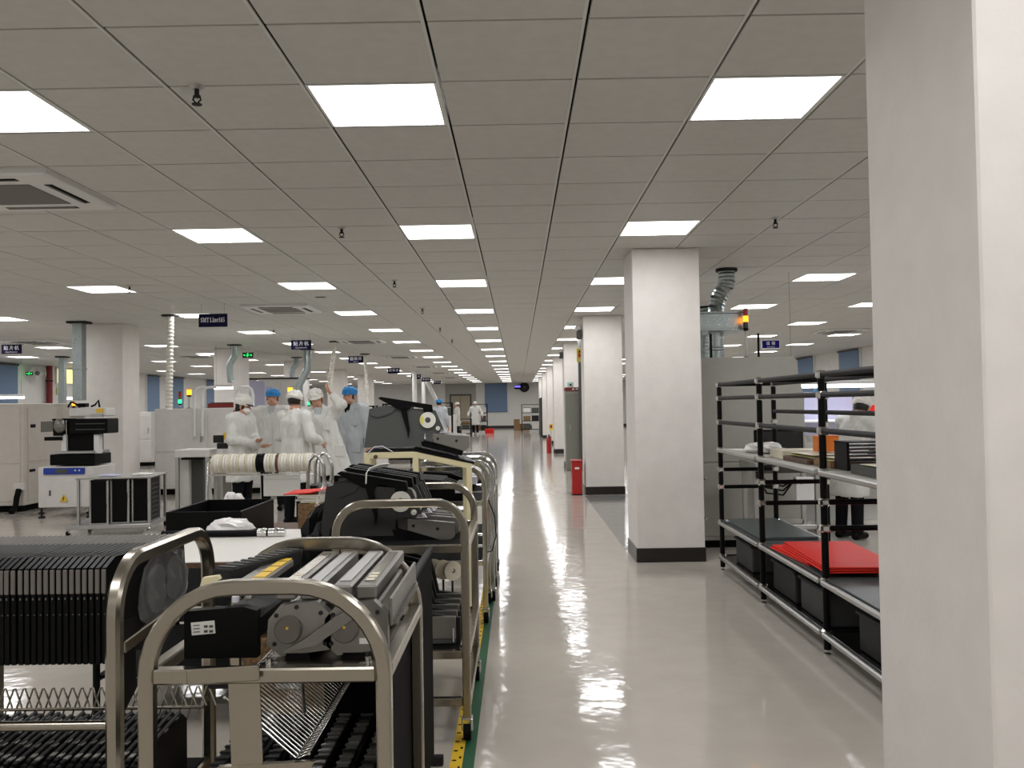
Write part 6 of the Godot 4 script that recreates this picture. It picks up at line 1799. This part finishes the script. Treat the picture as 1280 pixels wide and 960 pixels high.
func prepare_people() -> void:
	# head: origin at its middle (eye level), facing +z, 0.225 high
	head_geo = skin_of([
		[Vector3(0, 0.035, -0.018), Vector3(0, 0.03, 0.0), 0.079, 0.076],
		[Vector3(0, 0.0, 0.018), Vector3(0, -0.05, 0.03), 0.064, 0.052],
		[Vector3(0, -0.075, 0.045), Vector3(0, -0.088, 0.05), 0.034, 0.024],
		[Vector3(-0.028, -0.07, 0.025), Vector3(0.028, -0.07, 0.025), 0.036, 0.036],
		[Vector3(0, 0.005, 0.078), Vector3(0, -0.03, 0.097), 0.010, 0.015],
		[Vector3(-0.014, -0.034, 0.083), Vector3(0.014, -0.034, 0.083), 0.011, 0.011],
		[Vector3(-0.03, 0.022, 0.072), Vector3(0.03, 0.022, 0.072), 0.012, 0.012],
		[Vector3(-0.016, -0.062, 0.078), Vector3(0.016, -0.062, 0.078), 0.010, 0.010],
		[Vector3(-0.078, 0.012, -0.012), Vector3(-0.082, -0.03, -0.006), 0.015, 0.012],
		[Vector3(0.078, 0.012, -0.012), Vector3(0.082, -0.03, -0.006), 0.015, 0.012],
		[Vector3(0, -0.06, -0.012), Vector3(0, -0.16, -0.022), 0.056, 0.058]], 0.007, 0.018)
	# right hand: wrist at the origin, fingers down (-y), palm facing -x, thumb forward (+z)
	var bones := [[Vector3(0, 0.02, 0), Vector3(0, -0.02, 0.0), 0.026, 0.027], [Vector3(0, -0.03, -0.018), Vector3(0, -0.085, -0.026), 0.017, 0.014], [Vector3(0, -0.03, 0.012), Vector3(0, -0.088, 0.02), 0.017, 0.014], [Vector3(0, -0.03, 0), Vector3(0, -0.085, 0), 0.016, 0.013]]
	for k in 4:
		var z: float = [0.028, 0.010, -0.010, -0.028][k]
		var l: float = [0.070, 0.080, 0.074, 0.058][k]
		var a := Vector3(0, -0.088, z)
		var b := a + Vector3(-0.008, -l * 0.45, z * 0.1)
		var c := b + Vector3(-0.018, -l * 0.32, 0)
		bones.append([a, b, 0.0092, 0.0085]); bones.append([b, c, 0.0085, 0.0078]); bones.append([c, c + Vector3(-0.018, -l * 0.2, 0), 0.0078, 0.0068])
	bones.append([Vector3(-0.004, -0.025, 0.022), Vector3(-0.018, -0.062, 0.046), 0.013, 0.0105])
	bones.append([Vector3(-0.018, -0.062, 0.046), Vector3(-0.028, -0.098, 0.048), 0.0105, 0.008])
	hand_geo = skin_of(bones, 0.0045, 0.005)

# all joints are in the person's own axes: facing +z, left hand at +x, feet on y = 0, for a height of 1.70
func person(label: String, pos: Vector3, turn: float, height: float, look: Dictionary) -> Node3D:
	var o := thing("person", label, "person", pos)
	o.rotation.y = turn
	var s := height / 1.70
	o.scale = Vector3.ONE * s
	var lean: Vector3 = look.get("lean", Vector3.ZERO)      # shift of the shoulders
	var hip: Vector3 = look.get("hip", Vector3.ZERO)
	var cell: float = look.get("cell", 0.02)
	var sh := lean
	var sl := Vector3(0.185, 1.39, 0) + sh
	var sr := Vector3(-0.185, 1.39, 0) + sh
	var le: Vector3 = look.get("le", Vector3(0.25, 1.11, -0.02)) + sh * 0.7
	var lw: Vector3 = look.get("lw", Vector3(0.27, 0.86, 0.06)) + sh * 0.5
	var re: Vector3 = look.get("re", Vector3(-0.25, 1.11, -0.02)) + sh * 0.7
	var rw: Vector3 = look.get("rw", Vector3(-0.27, 0.86, 0.06)) + sh * 0.5
	var pel := Vector3(0, 0.94, 0) + hip
	var neck := Vector3(0, 1.46, 0.0) + sh
	var hc: Vector3 = Vector3(0, 1.582, 0.015) + sh + look.get("head", Vector3.ZERO)
	var hb := Basis.from_euler(look.get("head_turn", Vector3.ZERO))
	# the body: one surface from soles to neck, with the head and both hands added to it
	var foot_l: Vector3 = look.get("fl", Vector3(0.11, 0.07, 0.0))
	var foot_r: Vector3 = look.get("fr", Vector3(-0.11, 0.07, 0.0))
	var knee_l := (pel + Vector3(0.09, 0, 0)).lerp(foot_l, 0.5) + Vector3(0, 0.03, 0.02)
	var knee_r := (pel + Vector3(-0.09, 0, 0)).lerp(foot_r, 0.5) + Vector3(0, 0.03, 0.02)
	var body := skin_of([
		[pel, neck - Vector3(0, 0.2, 0), 0.09, 0.095], [sl, sr, 0.06, 0.06], [neck - Vector3(0, 0.06, 0), hc - hb * Vector3(0, 0.1, 0.03), 0.055, 0.052],
		[sl, le, 0.045, 0.038], [le, lw, 0.036, 0.026], [sr, re, 0.045, 0.038], [re, rw, 0.036, 0.026],
		[pel + Vector3(0.09, 0, 0), knee_l, 0.08, 0.052], [knee_l, foot_l, 0.05, 0.036], [foot_l, foot_l + Vector3(0, -0.03, 0.13), 0.035, 0.03],
		[pel + Vector3(-0.09, 0, 0), knee_r, 0.08, 0.052], [knee_r, foot_r, 0.05, 0.036], [foot_r, foot_r + Vector3(0, -0.03, 0.13), 0.035, 0.03]], cell, 0.03)
	body.add(head_geo, Transform3D(hb, hc))
	for e in [[le, lw, true], [re, rw, false]]:
		var dir: Vector3 = -((e[1] as Vector3) - (e[0] as Vector3)).normalized()
		var fw := Vector3(0, 0, 1)
		if absf(dir.z) > 0.8: fw = Vector3(0, 1, 0)
		var xx := dir.cross(fw).normalized()
		var bb := Basis(xx, dir, xx.cross(dir))
		if e[2]: bb = bb * Basis(Vector3.UP, 0.0)
		var hand := Geo.new()
		hand.add(hand_geo, Transform3D())
		if not e[2]:
			for i in hand.v.size(): hand.v[i].x *= -1; hand.n[i].x *= -1
			for i in range(0, hand.v.size(), 3):
				var tv := hand.v[i]; hand.v[i] = hand.v[i + 1]; hand.v[i + 1] = tv
				var tn := hand.n[i]; hand.n[i] = hand.n[i + 1]; hand.n[i + 1] = tn
		body.add(hand, Transform3D(bb, e[1]))
	part(o, "body", body, M.skin)
	# trousers and shoes
	var tr: Material = look.get("trousers", M.trousers)
	part(o, "trousers", skin_of([[pel + Vector3(0.07, 0.02, 0), pel + Vector3(-0.07, 0.02, 0), 0.1, 0.1], [pel + Vector3(0.085, -0.03, 0), knee_l, 0.1, 0.078], [knee_l, foot_l + Vector3(0, 0.03, 0), 0.075, 0.064], [pel + Vector3(-0.085, -0.03, 0), knee_r, 0.1, 0.078], [knee_r, foot_r + Vector3(0, 0.03, 0), 0.075, 0.064]], cell, 0.02), tr, "dark trousers")
	for f in [foot_l, foot_r]:
		part(o, "shoe", skin_of([[f + Vector3(0, -0.02, -0.04), f + Vector3(0, -0.026, 0.14), 0.048, 0.04], [f + Vector3(0, 0.02, -0.01), f + Vector3(0, 0.0, 0.05), 0.045, 0.04]], 0.016, 0.02, 0.0), look.get("shoes", M.black), "shoe")
	# coat
	var hem: float = look.get("hem", 0.56)
	var coat_mat: Material = look.get("coat", M.coat)
	var hs: Vector3 = Vector3(0, 0, 0) + look.get("hem_shift", Vector3.ZERO)
	var cb := [
		[Vector3(0.075, 1.30, 0) + sh, Vector3(0.075, 1.02, 0) + sh * 0.3 + hip, 0.128, 0.118], [Vector3(-0.075, 1.30, 0) + sh, Vector3(-0.075, 1.02, 0) + sh * 0.3 + hip, 0.128, 0.118],
		[Vector3(0.075, 1.02, 0) + sh * 0.3 + hip, Vector3(0.1, hem, 0) + hip + hs, 0.122, 0.142], [Vector3(-0.075, 1.02, 0) + sh * 0.3 + hip, Vector3(-0.1, hem, 0) + hip + hs, 0.122, 0.142],
		[Vector3(0, 1.32, 0.012) + sh, Vector3(0, 1.02, 0.012) + sh * 0.3 + hip, 0.128, 0.125], [Vector3(0, 1.02, 0.012) + sh * 0.3 + hip, Vector3(0, hem, 0) + hip + hs, 0.13, 0.15],
		[sl, sr, 0.085, 0.085], [neck + Vector3(0, -0.05, -0.01), neck + Vector3(0, -0.015, -0.012), 0.085, 0.078],
		[sl, le, 0.082, 0.07], [le, lw + (le - lw).normalized() * 0.03, 0.07, 0.055], [sr, re, 0.082, 0.07], [re, rw + (re - rw).normalized() * 0.03, 0.07, 0.055]]
	part(o, "lab_coat", skin_of(cb, cell, 0.028, hem, 0.022), coat_mat, look.get("coat_label", "long white lab coat"))
	# coat details on the front: placket, pockets, lapels
	if look.get("front", true):
		var fz := 0.145
		var pl := G()
		pl.bar(Vector3(0.012, 1.28, fz - 0.005) + sh, Vector3(0.014, hem + 0.02, fz + 0.012) + hip + hs, 0.012, 0.012, 0.002)
		part(o, "placket", pl, coat_mat)
		for x in [-0.125, 0.125]:
			part(o, "pocket", G().cbox(Vector3(x, 0.88, fz - 0.012) + hip + hs * 0.4, Vector3(0.13, 0.15, 0.016), 0.006), coat_mat)
		part(o, "breast_pocket", G().cbox(Vector3(0.1, 1.22, fz - 0.016) + sh, Vector3(0.09, 0.1, 0.014), 0.005), coat_mat)
		for x in [-1, 1]:
			part(o, "lapel", G().prism(PackedVector2Array([Vector2(x * 0.02, 1.27), Vector2(x * 0.055, 1.45), Vector2(x * 0.12, 1.43), Vector2(x * 0.085, 1.33)]), fz - 0.03, fz - 0.012), coat_mat).position = sh
		part(o, "shirt", G().prism(PackedVector2Array([Vector2(-0.05, 1.47), Vector2(0.05, 1.47), Vector2(0.0, 1.26)]), fz - 0.055, fz - 0.016), look.get("shirt", M.coat_blue), "shirt at the open collar").position = sh
	# hair, cap, face
	var hd := Transform3D(hb, hc)
	var hair := G()
	hair.xf = hd
	hair.ball(Vector3(0, 0.025, -0.022), Vector3(0.088, 0.1, 0.094), 18, 0.0, 1, -0.75, PI / 2)
	if look.get("long_hair", false): hair.ball(Vector3(0, -0.03, -0.05), Vector3(0.075, 0.09, 0.06), 14)
	part(o, "hair", hair, M.hair)
	var cm: Material = look.get("cap", M.cap_white)
	var capg := G()
	capg.xf = hd
	var puff: float = look.get("puff", 1.0)
	capg.ball(Vector3(0, 0.062, -0.018), Vector3(0.106, 0.062 * puff + 0.016, 0.116), 22, 0.16, int(pos.x * 7.0) + 5, -0.35, PI / 2)
	capg.lathe([Vector2(0.094, -0.03), Vector2(0.1, -0.028), Vector2(0.104, 0.012), Vector2(0.094, 0.016)], Vector3(0, 0.048, -0.012), Vector3(0, 1, 0.06).normalized(), 22)
	var cap := part(o, "cap", capg, cm, look.get("cap_label", "white work cap"))
	var vis := G()
	vis.xf = hd * Transform3D(Basis(Vector3.RIGHT, 0.28), Vector3(0, 0.04, 0.055))
	var vp := PackedVector2Array()
	for k in 11: vp.append(Vector2(-0.075 * cos(PI * k / 10.0), 0.085 * sin(PI * k / 10.0)))
	var t := Transform3D(Basis(Vector3.RIGHT, PI / 2), Vector3.ZERO)
	vis.xf = vis.xf * t
	vis.prism(vp, -0.004, 0.004)
	part(cap, "visor", vis, look.get("visor", cm))
	var face := G()
	face.xf = hd
	for x in [-1, 1]: face.ball(Vector3(x * 0.031, 0.0, 0.072), Vector3(0.013, 0.0055, 0.006), 8)
	part(o, "eyes", face, M.hair)
	face = G(); face.xf = hd
	for x in [-1, 1]: face.cbox(Vector3(x * 0.031, 0.021, 0.081), Vector3(0.034, 0.006, 0.006), 0.002, Basis(Vector3.UP, x * 0.35))
	part(o, "eyebrows", face, M.hair)
	face = G(); face.xf = hd
	face.ball(Vector3(0, -0.064, 0.085), Vector3(0.022, 0.006, 0.006), 10)
	part(o, "mouth", face, M.lip)
	if look.get("mask", false):
		face = G(); face.xf = hd
		face.ball(Vector3(0, -0.05, 0.045), Vector3(0.066, 0.052, 0.064), 16, 0.0, 1)
		part(o, "face_mask", face, M.paper, "white face mask")
	return o

func stand_at(px: float, d: float) -> Vector3:
	return Vector3(at(px, 515, d).x, 0, -d)

func people() -> void:
	prepare_people()
	person("person in white cap, face mask and lab coat turned side-on with folded arms", stand_at(301, 11.2), 1.3, 1.63, {
		"le": Vector3(0.25, 1.13, 0.03), "lw": Vector3(0.02, 1.1, 0.24), "re": Vector3(-0.25, 1.12, 0.03), "rw": Vector3(0.06, 1.03, 0.24), "mask": true, "puff": 1.5, "head": Vector3(0, -0.02, 0.03), "head_turn": Vector3(0.18, 0.2, 0), "long_hair": true, "front": false, "visor": M.hair})
	person("person in blue cap and white coat facing the aisle between two white caps", stand_at(341.5, 12.5), 0.05, 1.735, {"cap": M.cap_blue, "cap_label": "blue work cap", "coat": M.coat, "shirt": M.coat_blue, "puff": 0.9, "head_turn": Vector3(-0.08, 0.0, 0), "visor": M.cap_blue})
	person("person in white cap and lab coat with their back turned", stand_at(368, 10.9), PI - 0.55, 1.66, {"le": Vector3(0.27, 1.14, 0.02), "lw": Vector3(0.2, 1.04, 0.25), "re": Vector3(-0.29, 1.13, 0.0), "rw": Vector3(-0.24, 1.05, 0.23), "puff": 1.2, "front": false, "head_turn": Vector3(0.15, 0.35, 0)})
	person("person in white cap and coat leaning aside with one arm raised", stand_at(409, 11.6), 0.1, 1.72, {"lean": Vector3(-0.10, -0.02, 0.03), "hip": Vector3(0.02, 0, 0), "head": Vector3(-0.03, -0.015, 0.04), "head_turn": Vector3(0.1, 0.1, 0.22), "hem_shift": Vector3(0.07, 0, 0),
		"le": Vector3(0.26, 1.5, 0.1), "lw": Vector3(0.13, 1.62, 0.1), "re": Vector3(-0.25, 1.13, -0.02), "rw": Vector3(-0.22, 0.93, 0.1), "fl": Vector3(0.17, 0.07, 0.0), "fr": Vector3(-0.03, 0.07, 0.02), "puff": 1.3, "long_hair": true})
	person("person in blue cap with black shirt under an open-collared white coat", stand_at(437, 12.4), -0.12, 1.745, {"cap": M.cap_blue, "cap_label": "blue work cap", "shirt": M.black, "coat": M.coat_blue, "coat_label": "long pale lab coat", "puff": 1.0, "head_turn": Vector3(-0.05, -0.15, 0), "lw": Vector3(0.29, 0.88, 0.08), "le": Vector3(0.27, 1.12, -0.02), "rw": Vector3(-0.2, 0.9, 0.1)})
	# far people beyond the feeders
	person("small far person in blue cap and pale coat beside the feeders' stand", stand_at(549, 26.5), PI - 0.3, 1.66, {"cap": M.cap_blue, "cap_label": "blue work cap", "coat": M.coat_blue, "cell": 0.03, "front": false})
	person("tiny far person in white cap working at the far racks", stand_at(571.5, 40.0), -1.3, 1.62, {"cell": 0.035, "front": false})
	person("tiny far person in white coat walking towards the aisle with elbows out", stand_at(594, 44.0), 0.0, 1.66, {"cell": 0.035, "le": Vector3(0.34, 1.12, -0.03), "lw": Vector3(0.37, 0.98, 0.08), "re": Vector3(-0.34, 1.12, -0.03), "rw": Vector3(-0.37, 0.98, 0.08), "shoes": M.shoe, "hem": 0.5})
	# worker behind the rack
	person("person in white hood and coat bending over the workbench behind the rack", stand_at(1058, 9.15), PI - 1.0, 1.54, {"lean": Vector3(-0.05, -0.04, 0.12), "head": Vector3(0, -0.04, 0.08), "head_turn": Vector3(0.4, 0.3, 0), "le": Vector3(0.26, 1.1, 0.12), "lw": Vector3(0.16, 0.95, 0.3), "re": Vector3(-0.26, 1.1, 0.12), "rw": Vector3(-0.16, 0.95, 0.3), "puff": 1.5, "front": false, "hem": 0.5})
	person("person in blue cap half hidden behind the rack's middle post", stand_at(1026, 11.6), -0.5, 1.6, {"cap": M.cap_blue, "cap_label": "blue work cap", "cell": 0.024})

# ---------------------------------------------------------------- far end of the hall
func far_end() -> void:
	blind_window(31, P(-1.4, 1.95, WALL_F - 0.03), 1.45, 1.86, false)
	# door recess on the left of the far wall
	var a := at(563, 490, WALL_F - 0.1)
	var c := at(588, 490, WALL_F - 0.1)
	var o := structure("door_1", "double beige door in the far wall")
	var x0 := a.x
	var x1 := c.x
	part(o, "door_frame", G().cbox(P((x0 + x1) / 2, 1.1, WALL_F - 0.03), Vector3(x1 - x0 + 0.12, 2.24, 0.08), 0.004), M.slate)
	for k in 2:
		var lf := part(o, "door_leaf", G().cbox(P(x0 + (x1 - x0) * (0.26 + k * 0.48), 1.07, WALL_F - 0.08), Vector3((x1 - x0) * 0.46, 2.1, 0.04), 0.004), M.door)
		part(lf, "handle", G().cbox(P((x0 + x1) / 2 + (k - 0.5) * 0.16, 1.05, WALL_F - 0.12), Vector3(0.03, 0.2, 0.05), 0.006), M.alu)
	o = structure("trim_1", "grey wall band around the far door")
	part(o, "band", G().cbox(P((x0 + x1) / 2, TOP / 2, WALL_F - 0.005), Vector3(x1 - x0 + 0.7, TOP, 0.02), 0.003), M.machine_grey)
	# round wall fan and lit display
	o = thing("wall_fan", "round black wall fan high on the far wall", "fan", at(655.5, 484, WALL_F - 0.4))
	part(o, "guard_ring", G().lathe([Vector2(0.2, -0.08), Vector2(0.3, -0.06), Vector2(0.32, 0.0), Vector2(0.3, 0.06), Vector2(0.2, 0.08), Vector2(0.0, 0.09)], Vector3.ZERO, Vector3.BACK, 22), M.dark_grey)
	part(o, "hub", G().ball(Vector3(0, 0, 0.09), Vector3(0.08, 0.08, 0.05), 12), M.slate)
	part(o, "bracket", G().cbox(Vector3(0, -0.02, -0.2), Vector3(0.08, 0.08, 0.4), 0.01), M.dark_grey)
	o = thing("display_sign", "small violet lit display beside the far wall fan", "display", at(647, 484, WALL_F - 0.7))
	part(o, "display_case", G().cbox(Vector3.ZERO, Vector3(0.42, 0.24, 0.08), 0.01), M.navy)
	part(o, "display_screen", G().box(Vector3(0, 0.04, 0.042), Vector3(0.36, 0.1, 0.004)), M.screen)
	for s in [-1, 1]: part(o, "hanger", G().rod(Vector3(s * 0.15, 0.12, 0), Vector3(s * 0.15, TOP - o.position.y, 0), 0.01, 6), M.alu)
	# cartons and red crate on the floor
	for e in [[646, 49.5, 0.34, 0.62, "tall brown carton on the floor near the far wall"], [655, 50.0, 0.62, 0.36, "wide brown carton on the floor near the far wall"]]:
		var p := at(e[0], 530, e[1])
		p.y = 0
		o = thing("carton", e[4], "box", p)
		part(o, "carton_body", G().cbox(Vector3(0, e[3] / 2, 0), Vector3(e[2], e[3], 0.4), 0.006), M.card)
		part(o, "carton_flap", G().cbox(Vector3(0, e[3] + 0.01, 0.1), Vector3(e[2], 0.012, 0.2), 0.002, Basis(Vector3.RIGHT, -0.2)), M.card)
	var rp := at(612, 540, 45.6)
	rp.y = 0
	o = thing("red_crate", "red plastic crate on the floor near the walking far person", "crate", rp)
	part(o, "crate_body", G().cbox(Vector3(0, 0.11, 0), Vector3(0.46, 0.22, 0.4), 0.01), M.red_sheet)
	part(o, "crate_rim", G().cbox(Vector3(0, 0.225, 0), Vector3(0.5, 0.03, 0.44), 0.006), M.red_sheet)
	# dark racks near the far wall
	var k := 0
	for e in [[664, 47.0, 1.0, 1.5, "dark shelving rack with boxes at the right end of the far wall"], [557, 33.0, 0.5, 1.6, "dark tall wire rack beside the far blue-capped person"], [601, 46.5, 0.7, 1.55, "dark rack behind the walking far person"], [577, 41.5, 0.9, 0.85, "low dark trolley near the far door"], [498, 22.5, 0.7, 1.55, "dark frame rack behind the big slate feeders"], [447, 19.5, 0.8, 1.5, "dark equipment rack beside the blue-capped person"]]:
		var p := at(e[0], 530, e[1])
		p.y = 0
		o = thing("dark_rack", e[4], "rack", p)
		var w: float = e[2]
		var h: float = e[3]
		for x in [-w / 2, w / 2]:
			for z in [-0.25, 0.25]: part(o, "post", G().bar(Vector3(x, 0, z), Vector3(x, h, z), 0.04, 0.04), M.black)
		for q in 4:
			part(o, "shelf", G().cbox(Vector3(0, 0.15 + (h - 0.17) * q / 3.0, 0), Vector3(w, 0.03, 0.52), 0.004), M.black)
			if q < 3:
				for bx in 2:
					var hh := (h - 0.17) / 3.0 * 0.6
					var gx_ := thing("rack_box", "small box stored on a dark rack far down the hall", "box", p + Vector3((bx - 0.5) * w * 0.45, 0.165 + (h - 0.17) * q / 3.0, 0), "boxes on the dark racks")
					part(gx_, "box_body", G().cbox(Vector3(0, hh / 2, 0), Vector3(w * 0.38, hh, 0.4), 0.006), [M.slate, M.machine, M.card, M.dark_grey, M.white_metal, M.slate][(q * 2 + bx + k) % 6])
					part(gx_, "box_lid", G().cbox(Vector3(0, hh, 0), Vector3(w * 0.4, 0.02, 0.42), 0.004), [M.dark_grey, M.white_metal][(q + bx) % 2])
		k += 1
	# cabinets standing along the far columns on the right
	for q in 3:
		o = thing("dark_cabinet", "dark tall cabinet standing in line with the farthest aisle columns", "cabinet", P(1.3, 0, 39.5 + q * 1.45), "dark cabinets by the far columns")
		part(o, "cabinet_body", G().cbox(Vector3(0, 0.9, 0), Vector3(0.5, 1.76, 1.2), 0.006), M.dark_grey)
		part(o, "plinth", G().cbox(Vector3(0, 0.01, 0), Vector3(0.46, 0.02, 1.1), 0.002), M.black)
		for z in [-0.3, 0.3]: part(o, "door", G().cbox(Vector3(-0.255, 0.9, z), Vector3(0.012, 1.66, 0.56), 0.003), M.slate if q % 2 else M.black)
